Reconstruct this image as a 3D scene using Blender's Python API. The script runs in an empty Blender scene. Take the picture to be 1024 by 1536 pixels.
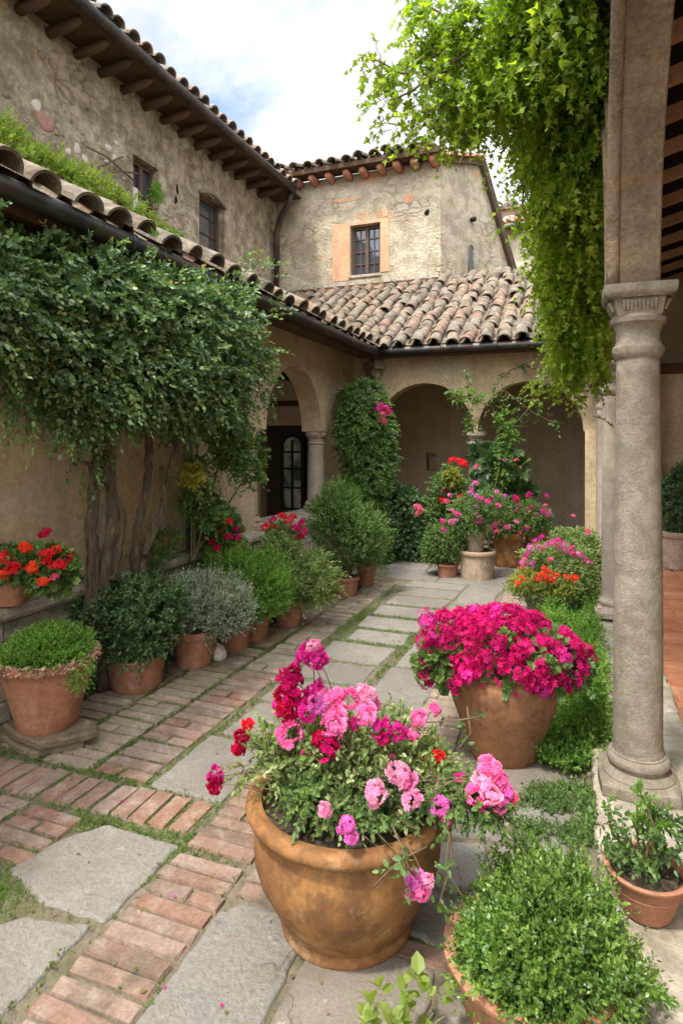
import bpy, math, random
import numpy as np
from mathutils import Vector, Matrix
rad = math.radians
sc = bpy.context.scene
COL = sc.collection
# ------------------------------------------------------------------ camera
EYE = 1.7; FPX = 920.0; HOR = 660.0; YAW = rad(21.0)
cam_d = bpy.data.cameras.new('camera'); cam = bpy.data.objects.new('camera', cam_d); COL.objects.link(cam)
cam.location = (0, 0, EYE); cam.rotation_euler = (rad(90), 0, YAW)
cam_d.sensor_fit = 'VERTICAL'; cam_d.sensor_height = 36.0; cam_d.lens = FPX / 1536 * 36
cam_d.shift_y = -(768 - HOR) / 1536
cam_d.clip_start = 0.05; cam_d.clip_end = 3000
sc.camera = cam
# ------------------------------------------------------------------ sky and sun
SUN = Vector((-0.17, -0.42, 0.89)).normalized()
sun_d = bpy.data.lights.new('sun', 'SUN'); sun = bpy.data.objects.new('sun', sun_d); COL.objects.link(sun)
sun_d.energy = 2.1; sun_d.angle = rad(5); sun_d.color = (1.0, 0.94, 0.84)
sun.rotation_euler = SUN.to_track_quat('Z', 'Y').to_euler()
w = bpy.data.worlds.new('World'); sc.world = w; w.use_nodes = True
nt = w.node_tree; nt.nodes.clear(); N = nt.nodes.new; LK = nt.links.new
out = N('ShaderNodeOutputWorld'); bg = N('ShaderNodeBackground'); sky = N('ShaderNodeTexSky')
sky.sky_type = 'NISHITA'; sky.sun_disc = False
sky.sun_elevation = math.asin(SUN.z); sky.sun_rotation = math.atan2(SUN.x, SUN.y)
tc = N('ShaderNodeTexCoord'); mp = N('ShaderNodeMapping'); mp.inputs['Scale'].default_value = (1, 1, 1.9)
mp.inputs['Location'].default_value = (1.4, 1.0, 0.52)
nz = N('ShaderNodeTexNoise'); nz.inputs['Scale'].default_value = 2.1; nz.inputs['Detail'].default_value = 8
nz.inputs['Roughness'].default_value = 0.58; nz.inputs['Distortion'].default_value = 0.25
rp = N('ShaderNodeValToRGB'); rp.color_ramp.elements[0].position = 0.36; rp.color_ramp.elements[1].position = 0.49
nz2 = N('ShaderNodeTexNoise'); nz2.inputs['Scale'].default_value = 3.4; nz2.inputs['Detail'].default_value = 7
rp2 = N('ShaderNodeValToRGB'); rp2.color_ramp.elements[0].position = 0.35; rp2.color_ramp.elements[1].position = 0.62
rp2.color_ramp.elements[0].color = (3.9, 4.0, 4.2, 1); rp2.color_ramp.elements[1].color = (6.2, 6.2, 6.15, 1)
mx = N('ShaderNodeMix'); mx.data_type = 'RGBA'
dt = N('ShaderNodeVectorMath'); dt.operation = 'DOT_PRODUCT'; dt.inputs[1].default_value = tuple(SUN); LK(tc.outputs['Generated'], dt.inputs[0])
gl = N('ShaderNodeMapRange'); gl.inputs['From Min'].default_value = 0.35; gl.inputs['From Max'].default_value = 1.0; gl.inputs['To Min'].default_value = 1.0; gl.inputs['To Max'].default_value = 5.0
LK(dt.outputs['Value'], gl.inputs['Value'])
LK(tc.outputs['Generated'], mp.inputs['Vector']); LK(mp.outputs[0], nz.inputs['Vector']); LK(mp.outputs[0], nz2.inputs['Vector'])
LK(nz.outputs['Fac'], rp.inputs['Fac']); LK(rp.outputs['Color'], mx.inputs[0]); LK(nz2.outputs['Fac'], rp2.inputs['Fac'])
gm = N('ShaderNodeMix'); gm.data_type = 'RGBA'; gm.inputs[0].default_value = 0.3; gm.inputs[7].default_value = (4.0, 4.9, 6.0, 1)
LK(sky.outputs[0], gm.inputs[6]); LK(gm.outputs[2], mx.inputs[6]); LK(rp2.outputs['Color'], mx.inputs[7])
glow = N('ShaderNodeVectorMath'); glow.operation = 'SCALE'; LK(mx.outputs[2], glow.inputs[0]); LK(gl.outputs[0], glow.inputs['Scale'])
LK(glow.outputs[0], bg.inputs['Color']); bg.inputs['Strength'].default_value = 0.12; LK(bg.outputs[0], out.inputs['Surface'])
sc.view_settings.view_transform = 'Standard'; sc.view_settings.look = 'None'
sc.view_settings.exposure = 1.05; sc.view_settings.gamma = 1
# ------------------------------------------------------------------ survey helpers: photo pixel -> place in the courtyard
FW = np.array([-math.sin(YAW), math.cos(YAW), 0]); RT = np.array([math.cos(YAW), math.sin(YAW), 0]); UPV = np.array([0, 0, 1.0])
def ray(u, v): return FW + RT * (u - 512) / FPX + UPV * (HOR - v) / FPX
def at(u, v, d): return np.array([0, 0, EYE]) + ray(u, v) * d
def G(u, v, z=0.0): return at(u, v, (EYE - z) * FPX / (v - HOR))
def AX(u, v, x): r = ray(u, v); return at(u, v, x / r[0])
def AY(u, v, y): r = ray(u, v); return at(u, v, y / r[1])
RS = np.random.RandomState(7)
# ------------------------------------------------------------------ mesh batching
class MB:
    def __init__(s): s.v=[]; s.l=[]; s.c=[]; s.r=[]; s.sm=[]; s.mi=[]; s.n=0
    def add(s, verts, faces, rnd=None, smooth=False, mi=0):
        verts = np.asarray(verts, float).reshape(-1, 3)
        s.v.append(verts)
        for f in faces: s.l.append(np.asarray(f) + s.n); s.c.append(np.array([len(f)]))
        s.sm.append(np.full(len(faces), smooth)); s.mi.append(np.full(len(faces), mi))
        s.r.append(np.full(len(verts), RS.rand() if rnd is None else rnd)); s.n += len(verts); return s
    def inst(s, T, P, X, Y, Z, S, rnd=None, smooth=False, mi=0):
        tv, tf = T; n = len(P)
        if n == 0: return s
        S = np.asarray(S, float)
        if S.ndim == 1: S = np.repeat(S[:, None], 3, 1)
        V = P[:, None, :] + tv[None, :, 0:1]*(X*S[:, 0:1])[:, None, :] + tv[None, :, 1:2]*(Y*S[:, 1:2])[:, None, :] + tv[None, :, 2:3]*(Z*S[:, 2:3])[:, None, :]
        m = len(tv); lf = np.concatenate([np.asarray(f) for f in tf]); cf = np.array([len(f) for f in tf])
        s.v.append(V.reshape(-1, 3)); s.l.append((lf[None, :] + (np.arange(n)*m)[:, None] + s.n).ravel()); s.c.append(np.tile(cf, n))
        s.sm.append(np.full(n*len(tf), smooth)); s.mi.append(np.full(n*len(tf), mi))
        if rnd is None: rnd = RS.rand(n)
        s.r.append(np.repeat(rnd, m)); s.n += n*m; return s
    def box(s, a, b, rnd=None, mi=0):
        x0,y0,z0=a; x1,y1,z1=b
        return s.add([(x0,y0,z0),(x1,y0,z0),(x1,y1,z0),(x0,y1,z0),(x0,y0,z1),(x1,y0,z1),(x1,y1,z1),(x0,y1,z1)],
              [(0,3,2,1),(4,5,6,7),(0,1,5,4),(1,2,6,5),(2,3,7,6),(3,0,4,7)], rnd, mi=mi)
    def beam(s, a, b, wd, ht, up=(0,0,1), rnd=None, mi=0):
        a=np.asarray(a,float); b=np.asarray(b,float); d=b-a; L=np.linalg.norm(d); d/=L; up=np.asarray(up,float)
        y=np.cross(up,d); y/=np.linalg.norm(y); z=np.cross(d,y)
        vs=[a+d*L*i+y*wd*(j-.5)+z*ht*(k-.5) for k in (0,1) for i,j in ((0,0),(1,0),(1,1),(0,1))]
        return s.add(vs,[(0,3,2,1),(4,5,6,7),(0,1,5,4),(1,2,6,5),(2,3,7,6),(3,0,4,7)], rnd, mi=mi)
    def tube(s, pts, rr, seg=8, ridge=0, rnd=None, cap=True, mi=0):
        pts=np.asarray(pts,float); n=len(pts); rr=np.broadcast_to(np.asarray(rr,float),(n,))
        V=[]; ref=np.array([.3,.9,.25]); ph=RS.rand()*6
        for i in range(n):
            t=pts[min(i+1,n-1)]-pts[max(i-1,0)]; t=t/(np.linalg.norm(t)+1e-9)
            x=np.cross(ref,t); x/=np.linalg.norm(x)+1e-9; y=np.cross(t,x)
            for k in range(seg):
                a=2*math.pi*k/seg; q=rr[i]*(1+ridge*(math.sin(3*a+ph+i*.22)*.6+math.sin(7*a+i*.5+ph)*.35+RS.uniform(-.3,.3)))
                V.append(pts[i]+(x*math.cos(a)+y*math.sin(a))*q)
        F=[(i*seg+k,i*seg+(k+1)%seg,(i+1)*seg+(k+1)%seg,(i+1)*seg+k) for i in range(n-1) for k in range(seg)]
        if cap: F+= [tuple(range(seg))[::-1], tuple((n-1)*seg+k for k in range(seg))]
        return s.add(V,F,rnd,True,mi)
    def lathe(s, prof, c, seg=48, rnd=None, wob=0.0, squash=None, smooth=True, mi=0, sq=0):
        V=[]; p1,p2=RS.rand(2)*6
        for r,z in prof:
            for k in range(seg):
                a=2*math.pi*k/seg; q=r*(1+wob*(math.sin(2*a+p1+z*3)+.5*math.sin(3*a+p2-z*7)))
                if sq: q*= (1/max(abs(math.cos(a)),abs(math.sin(a))))**sq
                V.append((c[0]+q*math.cos(a),c[1]+q*math.sin(a),c[2]+z))
        n=len(prof)
        F=[(i*seg+k,i*seg+(k+1)%seg,(i+1)*seg+(k+1)%seg,(i+1)*seg+k) for i in range(n-1) for k in range(seg)]
        F+=[tuple(range(seg))[::-1], tuple((n-1)*seg+k for k in range(seg))]
        return s.add(V,F,rnd,smooth,mi)
    def build(s, name, mats, parent=None, sharp=None):
        o0=np.array(parent['_o']) if parent is not None and '_o' in parent else np.zeros(3)
        V=np.concatenate(s.v)-o0; L=np.concatenate(s.l).astype(np.int32); C=np.concatenate(s.c).astype(np.int32)
        me=bpy.data.meshes.new(name); me.vertices.add(len(V)); me.vertices.foreach_set('co',V.ravel())
        me.loops.add(len(L)); me.loops.foreach_set('vertex_index',L); me.polygons.add(len(C))
        st=np.concatenate([[0],np.cumsum(C)[:-1]]).astype(np.int32)
        me.polygons.foreach_set('loop_start',st); me.polygons.foreach_set('loop_total',C)
        me.polygons.foreach_set('use_smooth',np.concatenate(s.sm)); me.polygons.foreach_set('material_index',np.concatenate(s.mi).astype(np.int32))
        a=me.attributes.new('rnd','FLOAT','POINT'); a.data.foreach_set('value',np.concatenate(s.r).astype(np.float32))
        me.update(calc_edges=True); me.validate()
        if not isinstance(mats,(list,tuple)): mats=[mats]
        for m in mats: me.materials.append(m)
        if sharp:
            try: me.set_sharp_from_angle(angle=rad(sharp))
            except Exception: pass
        o=bpy.data.objects.new(name,me); COL.objects.link(o)
        if parent is not None:
            o.parent=parent
            if '_o' in parent: o['_o']=list(o0)
        return o
def thing(name, label, cat, loc=(0,0,0), group=None):
    o=bpy.data.objects.new(name,None); COL.objects.link(o); o.location=[float(q) for q in loc]; o.empty_display_size=.1
    o['_o']=[float(q) for q in loc]; o['label']=label; o['category']=cat
    if group: o['group']=group
    return o
def tag(o, label, cat, group=None):
    o['label']=label; o['category']=cat
    if group: o['group']=group
    return o
def setting(o): o['kind']='structure'; return o
# ------------------------------------------------------------------ materials
def nodes(name):
    m=bpy.data.materials.new(name); m.use_nodes=True; t=m.node_tree; b=t.nodes['Principled BSDF']; return m,t,b
def noise(t, scale, detail=5, rough=.6, vec=None, sc3=None, dist=0):
    g=t.nodes.new('ShaderNodeNewGeometry') if vec is None else None
    n=t.nodes.new('ShaderNodeTexNoise'); n.inputs['Scale'].default_value=scale; n.inputs['Detail'].default_value=detail
    n.inputs['Roughness'].default_value=rough; n.inputs['Distortion'].default_value=dist
    src=g.outputs['Position'] if g else vec
    if sc3:
        mp=t.nodes.new('ShaderNodeMapping'); mp.inputs['Scale'].default_value=sc3; t.links.new(src,mp.inputs[0]); src=mp.outputs[0]
    t.links.new(src,n.inputs['Vector']); return n.outputs['Fac']
def ramp(t, fac, stops):
    r=t.nodes.new('ShaderNodeValToRGB'); e=r.color_ramp.elements
    while len(e)<len(stops): e.new(.5)
    for i,(p,c) in enumerate(stops):
        e[i].position=p; e[i].color=(c,c,c,1) if isinstance(c,(int,float)) else (*c,1)
    t.links.new(fac,r.inputs[0]); return r.outputs[0]
def mixc(t, fac, a, b, mode='MIX'):
    m=t.nodes.new('ShaderNodeMix'); m.data_type='RGBA'; m.blend_type=mode
    for i,q in ((0,fac),(6,a),(7,b)):
        if isinstance(q,(int,float)): m.inputs[i].default_value=q if i==0 else (q,q,q,1)
        elif isinstance(q,tuple): m.inputs[i].default_value=(*q,1)
        else: t.links.new(q,m.inputs[i])
    return m.outputs[2]
def mth(t, op, a, b=None):
    m=t.nodes.new('ShaderNodeMath'); m.operation=op
    for i,q in ((0,a),(1,b)):
        if q is None: continue
        if isinstance(q,(int,float)): m.inputs[i].default_value=q
        else: t.links.new(q,m.inputs[i])
    return m.outputs[0]
def attr(t): a=t.nodes.new('ShaderNodeAttribute'); a.attribute_name='rnd'; return a.outputs['Fac']
def bump(t, b, h, st=.5, dist=.01):
    n=t.nodes.new('ShaderNodeBump'); n.inputs['Strength'].default_value=st; n.inputs['Distance'].default_value=dist
    t.links.new(h,n.inputs['Height']); t.links.new(n.outputs[0],b.inputs['Normal'])
def stucco(name, base, dark, light, patch=None, big=.8, fine=30, streak=True, st=.6, dist=.015, rough=.95, stains=.5, pq=(.60,.68)):
    m,t,b=nodes(name)
    n1=noise(t,big,6,.65); n2=noise(t,big*4.3,8,.7,dist=.3); n3=noise(t,fine,4,.7)
    c=mixc(t,ramp(t,n1,[(.36,0.),(.62,1.)]),base,light)
    c=mixc(t,mth(t,'MULTIPLY',ramp(t,n2,[(.42,1.),(.58,0.)]),stains),c,dark)
    if streak:
        s=noise(t,1.0,6,.65,sc3=(5,5,.5)); c=mixc(t,mth(t,'MULTIPLY',ramp(t,s,[(.48,0.),(.66,1.)]),.45),c,dark)
    if patch:
        p=noise(t,big*1.3,4,.5,dist=.4,sc3=(1.1,1.3,1.9)); c=mixc(t,mth(t,'MULTIPLY',ramp(t,p,[(pq[0],0.),(pq[1],1.)]),.75),c,patch)
    c=mixc(t,1.0,c,ramp(t,n3,[(.25,.72),(.75,1.18)]),'MULTIPLY')
    t.links.new(c,b.inputs['Base Color']); b.inputs['Roughness'].default_value=rough
    b.inputs['Specular IOR Level'].default_value=.2
    h=mth(t,'ADD',mth(t,'MULTIPLY',n2,1.0),mth(t,'MULTIPLY',n3,.5)); bump(t,b,h,st,dist); return m
def varied(name, cols, spots=None, moss=None, nscale=9, fine=60, st=.6, dist=.006, rough=.9, spec=.25, spot_at=(.55,.66), moss_at=(.52,.64)):
    m,t,b=nodes(name); k=len(cols)
    c=ramp(t,attr(t),[(i/(k-1),q) for i,q in enumerate(cols)])
    n2=noise(t,nscale,8,.7,dist=.3); n3=noise(t,fine,4,.7)
    if spots: c=mixc(t,mth(t,'MULTIPLY',ramp(t,n2,[(spot_at[0],0.),(spot_at[1],1.)]),.8),c,spots)
    if moss: c=mixc(t,mth(t,'MULTIPLY',ramp(t,noise(t,nscale*.37,7,.7),[(moss_at[0],0.),(moss_at[1],1.)]),.85),c,moss)
    c=mixc(t,1.0,c,ramp(t,n2,[(.3,.72),(.7,1.18)]),'MULTIPLY'); c=mixc(t,1.0,c,ramp(t,n3,[(.25,.75),(.75,1.2)]),'MULTIPLY')
    t.links.new(c,b.inputs['Base Color']); b.inputs['Roughness'].default_value=rough; b.inputs['Specular IOR Level'].default_value=spec
    bump(t,b,mth(t,'ADD',n2,mth(t,'MULTIPLY',n3,.5)),st,dist); return m
def leafm(name, cols, trans=.35, rough=.5, spec=.4, tcol=(1.7,1.75,.8)):
    m,t,b=nodes(name); k=len(cols)
    g=t.nodes.new('ShaderNodeNewGeometry')
    c=ramp(t,attr(t),[(i/(k-1),q) for i,q in enumerate(cols)])
    c=mixc(t,1.0,c,ramp(t,noise(t,5,3,.5),[(.3,.75),(.7,1.2)]),'MULTIPLY')
    c=mixc(t,g.outputs['Backfacing'],c,mixc(t,1.0,c,(1.1,1.15,1.05),'MULTIPLY'))
    t.links.new(c,b.inputs['Base Color']); b.inputs['Roughness'].default_value=rough; b.inputs['Specular IOR Level'].default_value=spec
    tr=t.nodes.new('ShaderNodeBsdfTranslucent'); t.links.new(mixc(t,1.0,c,tcol,'MULTIPLY'),tr.inputs[0])
    ms=t.nodes.new('ShaderNodeMixShader'); ms.inputs[0].default_value=trans
    t.links.new(b.outputs[0],ms.inputs[1]); t.links.new(tr.outputs[0],ms.inputs[2]); t.links.new(ms.outputs[0],t.nodes['Material Output'].inputs['Surface'])
    return m
def petalm(name, cols):
    m=leafm(name,cols,.35,.6,.15,(1.15,1.1,1.2)); return m
def plain(name, c, rough=.6, spec=.3, metal=0, nscale=25, var=.3, st=.2, d2=None):
    m,t,b=nodes(name); n=noise(t,nscale,6,.7)
    cc=mixc(t,1.0,c,ramp(t,n,[(.3,1-var),(.7,1+var)]),'MULTIPLY')
    if d2: cc=mixc(t,ramp(t,noise(t,nscale*.25,5,.6),[(.45,0.),(.6,1.)]),cc,d2)
    t.links.new(cc,b.inputs['Base Color']); b.inputs['Roughness'].default_value=rough
    b.inputs['Specular IOR Level'].default_value=spec; b.inputs['Metallic'].default_value=metal; bump(t,b,n,st,.004); return m
def terracotta(name, base, light, dark, lime=None, moss=None, sc_=6):
    m,t,b=nodes(name)
    n1=noise(t,sc_,6,.6); n2=noise(t,sc_*2.7,8,.72,dist=.5); n3=noise(t,120,3,.6); n4=noise(t,sc_*.8,5,.6,sc3=(3,3,.7))
    c=mixc(t,ramp(t,n1,[(.38,0.),(.64,1.)]),base,light); c=mixc(t,mth(t,'MULTIPLY',ramp(t,n2,[(.4,1.),(.55,0.)]),.6),c,dark)
    c=mixc(t,mth(t,'MULTIPLY',ramp(t,n4,[(.5,0.),(.66,1.)]),.5),c,dark)
    if lime: c=mixc(t,mth(t,'MULTIPLY',ramp(t,noise(t,sc_*1.6,8,.75),[(.56,0.),(.68,1.)]),.6),c,lime)
    if moss: c=mixc(t,mth(t,'MULTIPLY',ramp(t,noise(t,sc_*1.1,7,.7),[(.55,0.),(.68,1.)]),.8),c,moss)
    c=mixc(t,1.0,c,ramp(t,n3,[(.3,.88),(.7,1.1)]),'MULTIPLY')
    t.links.new(c,b.inputs['Base Color']); b.inputs['Roughness'].default_value=.8; b.inputs['Specular IOR Level'].default_value=.3
    bump(t,b,mth(t,'ADD',n2,mth(t,'MULTIPLY',n3,.3)),.35,.004); return m
def glass(name, c=(.05,.06,.07)):
    m,t,b=nodes(name); b.inputs['Base Color'].default_value=(*c,1); b.inputs['Roughness'].default_value=.06
    b.inputs['Specular IOR Level'].default_value=.9; bump(t,b,noise(t,5,2,.5),.15,.01); return m
M={}
M['stucco']=stucco('ochre_stucco',(.60,.445,.265),(.35,.25,.155),(.68,.53,.34),(.52,.42,.30),.7,24,True,.6,.012,stains=.45)
M['stucco_in']=stucco('inner_stucco',(.70,.52,.33),(.46,.34,.22),(.74,.57,.39),None,.6,20,True,.4,.01,stains=.4)
M['old_wall']=stucco('weathered_wall',(.47,.385,.255),(.22,.18,.12),(.64,.55,.40),(.55,.30,.14),1.1,16,True,1.0,.07,stains=.8,pq=(.63,.70))
M['old_wall2']=stucco('weathered_grey_wall',(.46,.39,.27),(.26,.215,.15),(.60,.52,.38),(.56,.27,.12),.8,26,False,1.0,.045,stains=.6,pq=(.62,.68))
for k_ in ('old_wall','old_wall2'):                      # rubble stones showing where the plaster has gone
    m=M[k_]; t=m.node_tree; b=t.nodes['Principled BSDF']; src=b.inputs['Base Color'].links[0].from_socket; bn=b.inputs['Normal'].links[0].from_node; hs_=bn.inputs['Height'].links[0].from_socket
    g=t.nodes.new('ShaderNodeNewGeometry'); mp_=t.nodes.new('ShaderNodeMapping'); mp_.inputs['Scale'].default_value=(4.2,4.2,7.0); ad=t.nodes.new('ShaderNodeVectorMath'); ad.operation='ADD'
    nn=t.nodes.new('ShaderNodeTexNoise'); nn.inputs['Scale'].default_value=3; t.links.new(g.outputs['Position'],nn.inputs['Vector']); s_=t.nodes.new('ShaderNodeVectorMath'); s_.operation='SCALE'; s_.inputs['Scale'].default_value=.8; t.links.new(nn.outputs['Color'],s_.inputs[0])
    t.links.new(g.outputs['Position'],mp_.inputs[0]); t.links.new(mp_.outputs[0],ad.inputs[0]); t.links.new(s_.outputs[0],ad.inputs[1])
    ve=t.nodes.new('ShaderNodeTexVoronoi'); ve.feature='DISTANCE_TO_EDGE'; vc=t.nodes.new('ShaderNodeTexVoronoi'); ve.inputs['Scale'].default_value=1; vc.inputs['Scale'].default_value=1
    t.links.new(ad.outputs[0],ve.inputs['Vector']); t.links.new(ad.outputs[0],vc.inputs['Vector'])
    zone=ramp(t,noise(t,1.1,6,.7,dist=.5),[(.50,0.),(.60,1.)]); edge=ramp(t,ve.outputs['Distance'],[(.0,0.),(.16,1.)])
    sep=t.nodes.new('ShaderNodeSeparateColor'); t.links.new(vc.outputs['Color'],sep.inputs[0])
    stone=ramp(t,sep.outputs[0],[(0,(.30,.24,.165)),(.4,(.50,.42,.31)),(.7,(.38,.25,.16)),(1,(.60,.54,.44))]); stone=mixc(t,.45,stone,src)
    col_=mixc(t,edge,mixc(t,1.0,src,(.62,.58,.52),'MULTIPLY'),stone); t.links.new(mixc(t,mth(t,'MULTIPLY',zone,.9),src,col_),b.inputs['Base Color'])
    t.links.new(mth(t,'ADD',hs_,mth(t,'MULTIPLY',mth(t,'MULTIPLY',edge,zone),.28)),bn.inputs['Height'])
M['peach']=stucco('peach_plaster',(.60,.31,.17),(.38,.22,.13),(.64,.40,.25),None,2,30,True,.4,.01,stains=.35)
M['stone']=stucco('column_stone',(.275,.235,.17),(.14,.115,.08),(.35,.30,.23),None,2.6,95,True,1.0,.010,stains=.5)
M['stone_pale']=stucco('pale_column_stone',(.42,.34,.26),(.25,.19,.15),(.48,.41,.32),None,2.2,110,True,.6,.006,stains=.4)
M['arch_stone']=stucco('arch_stone',(.25,.175,.105),(.12,.085,.055),(.33,.245,.155),(.32,.17,.07),1.7,45,True,1.0,.03,stains=.55,pq=(.58,.66))
M['ledge']=stucco('ledge_stone',(.42,.36,.27),(.2,.17,.12),(.52,.46,.36),(.22,.24,.12),1.8,40,False,.9,.02,stains=.6)
M['rubble']=varied('rubble_blocks',[(.36,.32,.25),(.46,.41,.33),(.30,.26,.2),(.42,.34,.25)],(.2,.18,.13),(.13,.15,.07),6,50,.9,.012)
M['tile']=varied('old_roof_tile',[(.20,.125,.08),(.225,.165,.11),(.165,.125,.09),(.225,.125,.085),(.20,.165,.12),(.12,.10,.07)],(.23,.205,.155),(.07,.06,.04),10,45,1.0,.015,spot_at=(.48,.6),moss_at=(.5,.62))
M['tile_dark']=varied('dark_roof_tile',[(.24,.16,.11),(.32,.25,.19),(.2,.17,.14),(.34,.2,.14)],(.3,.28,.23),(.06,.055,.04),10,45,.9,.012)
M['tile_red']=varied('red_roof_tile',[(.55,.17,.1),(.5,.24,.16),(.6,.2,.14),(.42,.2,.13)],(.4,.33,.26),None,10,45,.8,.01)
M['brick']=varied('paving_brick',[(.25,.135,.09),(.29,.18,.13),(.21,.125,.09),(.31,.21,.16),(.23,.17,.135),(.28,.15,.10)],(.27,.225,.18),(.15,.12,.085),11,70,1.0,.012,spot_at=(.5,.64),moss_at=(.5,.64))
M['brick_worn']=varied('worn_paving_brick',[(.25,.18,.13),(.28,.22,.165),(.23,.19,.14),(.29,.20,.145),(.25,.20,.155)],(.33,.29,.23),(.15,.155,.08),9,70,.9,.01,moss_at=(.55,.68))
M['slab']=varied('paving_slab',[(.25,.235,.205),(.30,.275,.235),(.23,.215,.19),(.28,.25,.21)],(.17,.15,.12),(.16,.145,.095),5.5,60,1.0,.02,spot_at=(.47,.64),moss_at=(.54,.68))
M['slab_dark']=varied('dark_and_shadow_slab',[(.20,.175,.14),(.24,.205,.165),(.18,.16,.13)],(.14,.12,.1),(.13,.12,.08),3.5,90,.8,.01)  # gallery floor's own dark tone; on the paving, pot shadows put into colour
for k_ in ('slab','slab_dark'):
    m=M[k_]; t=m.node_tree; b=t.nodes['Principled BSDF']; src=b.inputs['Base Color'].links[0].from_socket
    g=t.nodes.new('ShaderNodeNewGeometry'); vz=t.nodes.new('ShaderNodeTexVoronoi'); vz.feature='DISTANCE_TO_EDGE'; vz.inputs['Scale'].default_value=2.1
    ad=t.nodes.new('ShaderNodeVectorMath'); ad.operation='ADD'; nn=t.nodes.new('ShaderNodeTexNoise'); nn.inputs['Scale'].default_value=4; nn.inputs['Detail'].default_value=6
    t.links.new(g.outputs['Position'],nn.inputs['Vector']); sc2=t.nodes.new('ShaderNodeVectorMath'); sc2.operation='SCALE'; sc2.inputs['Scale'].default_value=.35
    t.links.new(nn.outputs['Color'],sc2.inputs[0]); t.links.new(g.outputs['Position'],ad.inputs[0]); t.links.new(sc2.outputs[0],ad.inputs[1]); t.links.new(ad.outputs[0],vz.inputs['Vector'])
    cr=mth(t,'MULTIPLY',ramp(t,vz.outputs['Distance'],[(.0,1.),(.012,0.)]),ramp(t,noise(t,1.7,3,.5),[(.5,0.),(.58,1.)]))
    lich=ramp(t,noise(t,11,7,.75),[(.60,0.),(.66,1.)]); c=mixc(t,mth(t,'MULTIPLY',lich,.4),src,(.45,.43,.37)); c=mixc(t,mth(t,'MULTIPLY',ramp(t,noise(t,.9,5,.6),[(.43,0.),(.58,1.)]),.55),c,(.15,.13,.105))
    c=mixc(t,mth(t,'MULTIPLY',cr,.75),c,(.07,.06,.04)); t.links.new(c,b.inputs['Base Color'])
M['cotto']=varied('terracotta_floor',[(.50,.19,.085),(.57,.25,.12),(.46,.17,.08),(.6,.29,.16)],(.42,.2,.12),None,8,60,.4,.003,rough=.6)
M['boards']=plain('near_black_boards',(.02,.013,.009),.9,.1)  # boards coloured near black so the gaps between rafters read dark
M['slate']=varied('brown_flat_stone',[(.17,.125,.085),(.22,.165,.11)],(.3,.25,.18),(.08,.07,.04),9,50,1.0,.02)
M['wood_dark']=varied('dark_timber',[(.085,.05,.03),(.11,.065,.04),(.07,.045,.03)],None,None,14,60,.6,.006)
M['wood_rafter']=varied('rafter_timber',[(.42,.24,.12),(.5,.30,.16),(.36,.2,.10)],(.22,.13,.07),None,10,60,.7,.006)
M['corbel']=varied('eave_corbel',[(.11,.07,.045),(.15,.095,.06),(.08,.055,.035)],(.05,.035,.025),None,8,40,.9,.01)
M['corbel_red']=varied('red_corbel',[(.42,.17,.11),(.5,.22,.14),(.34,.18,.12)],(.3,.24,.19),None,8,40,.9,.01)
M['gutter']=plain('gutter_metal',(.045,.043,.04),.45,.5,.5,12,.35,.15,(.09,.07,.05))
M['frame']=plain('window_wood',(.10,.055,.035),.6,.3,0,30,.35,.3)
M['iron']=plain('dark_iron',(.02,.018,.016),.6,.4,.6)
M['glass']=glass('window_glass')
M['glass_garden_light']=plain('painted_light_glass',(.55,.58,.38),.25,.6,0,9,.8,.1,(.08,.12,.05))  # light reflected and passing through the door panes, painted as pale green
M['black']=plain('painted_hole_shade',(.012,.01,.009),.9,.1)  # shade inside the putlog holes painted as near-black plugs
M['soil']=plain('potting_soil',(.055,.038,.026),.95,.1,0,60,.6,1.0,(.09,.07,.05))
m,t,b=nodes('gnarled_bark'); n1=noise(t,1,7,.7,sc3=(38,38,5),dist=.6); n2=noise(t,9,6,.7)
c=ramp(t,n1,[(.36,(.03,.02,.013)),(.5,(.13,.088,.055)),(.66,(.27,.195,.125))]); c=mixc(t,ramp(t,n2,[(.45,0.),(.62,.6)]),c,(.13,.10,.06))
t.links.new(c,b.inputs['Base Color']); b.inputs['Roughness'].default_value=.9; bump(t,b,n1,1.0,.05); M['bark']=m
M['stem']=plain('woody_stem',(.14,.10,.055),.8,.2,0,40,.4,.4)
M['stem_green']=plain('green_stem',(.12,.17,.05),.7,.3,0,40,.3,.2)
M['pale_stone']=stucco('exposed_stone',(.66,.58,.50),(.40,.34,.28),(.72,.66,.58),None,4,40,False,.6,.01,stains=.3)
M['red_patch']=stucco('red_patch',(.42,.19,.14),(.28,.16,.12),(.46,.25,.19),None,4,40,False,.6,.01,stains=.3)
M['tc_big']=terracotta('ochre_terracotta',(.225,.10,.032),(.32,.155,.05),(.10,.046,.021),(.42,.31,.19),None,5)
M['tc_urn']=terracotta('brown_terracotta',(.25,.112,.05),(.31,.15,.07),(.12,.06,.033),(.38,.28,.18),None,5)
M['tc_red']=terracotta('red_terracotta',(.36,.15,.08),(.42,.205,.12),(.22,.10,.06),(.5,.34,.25),None,6)
M['tc_old']=terracotta('limed_terracotta',(.42,.27,.17),(.46,.36,.26),(.23,.17,.12),(.48,.40,.30),(.16,.17,.09),6)
M['tc_green']=terracotta('mossy_pot_clay',(.16,.17,.085),(.22,.22,.12),(.08,.09,.05),None,(.09,.12,.04),6)
M['lichen_rim']=varied('lichen_rim',[(.45,.22,.14),(.52,.33,.22),(.4,.19,.13),(.5,.37,.26)],(.3,.24,.15),None,30,90,1.0,.01)
L={}
L['dark']=leafm('dark_green_leaf',[(.035,.075,.025),(.06,.12,.035),(.05,.10,.04),(.11,.18,.06),(.08,.14,.055)],.22,.42,.5)
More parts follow.
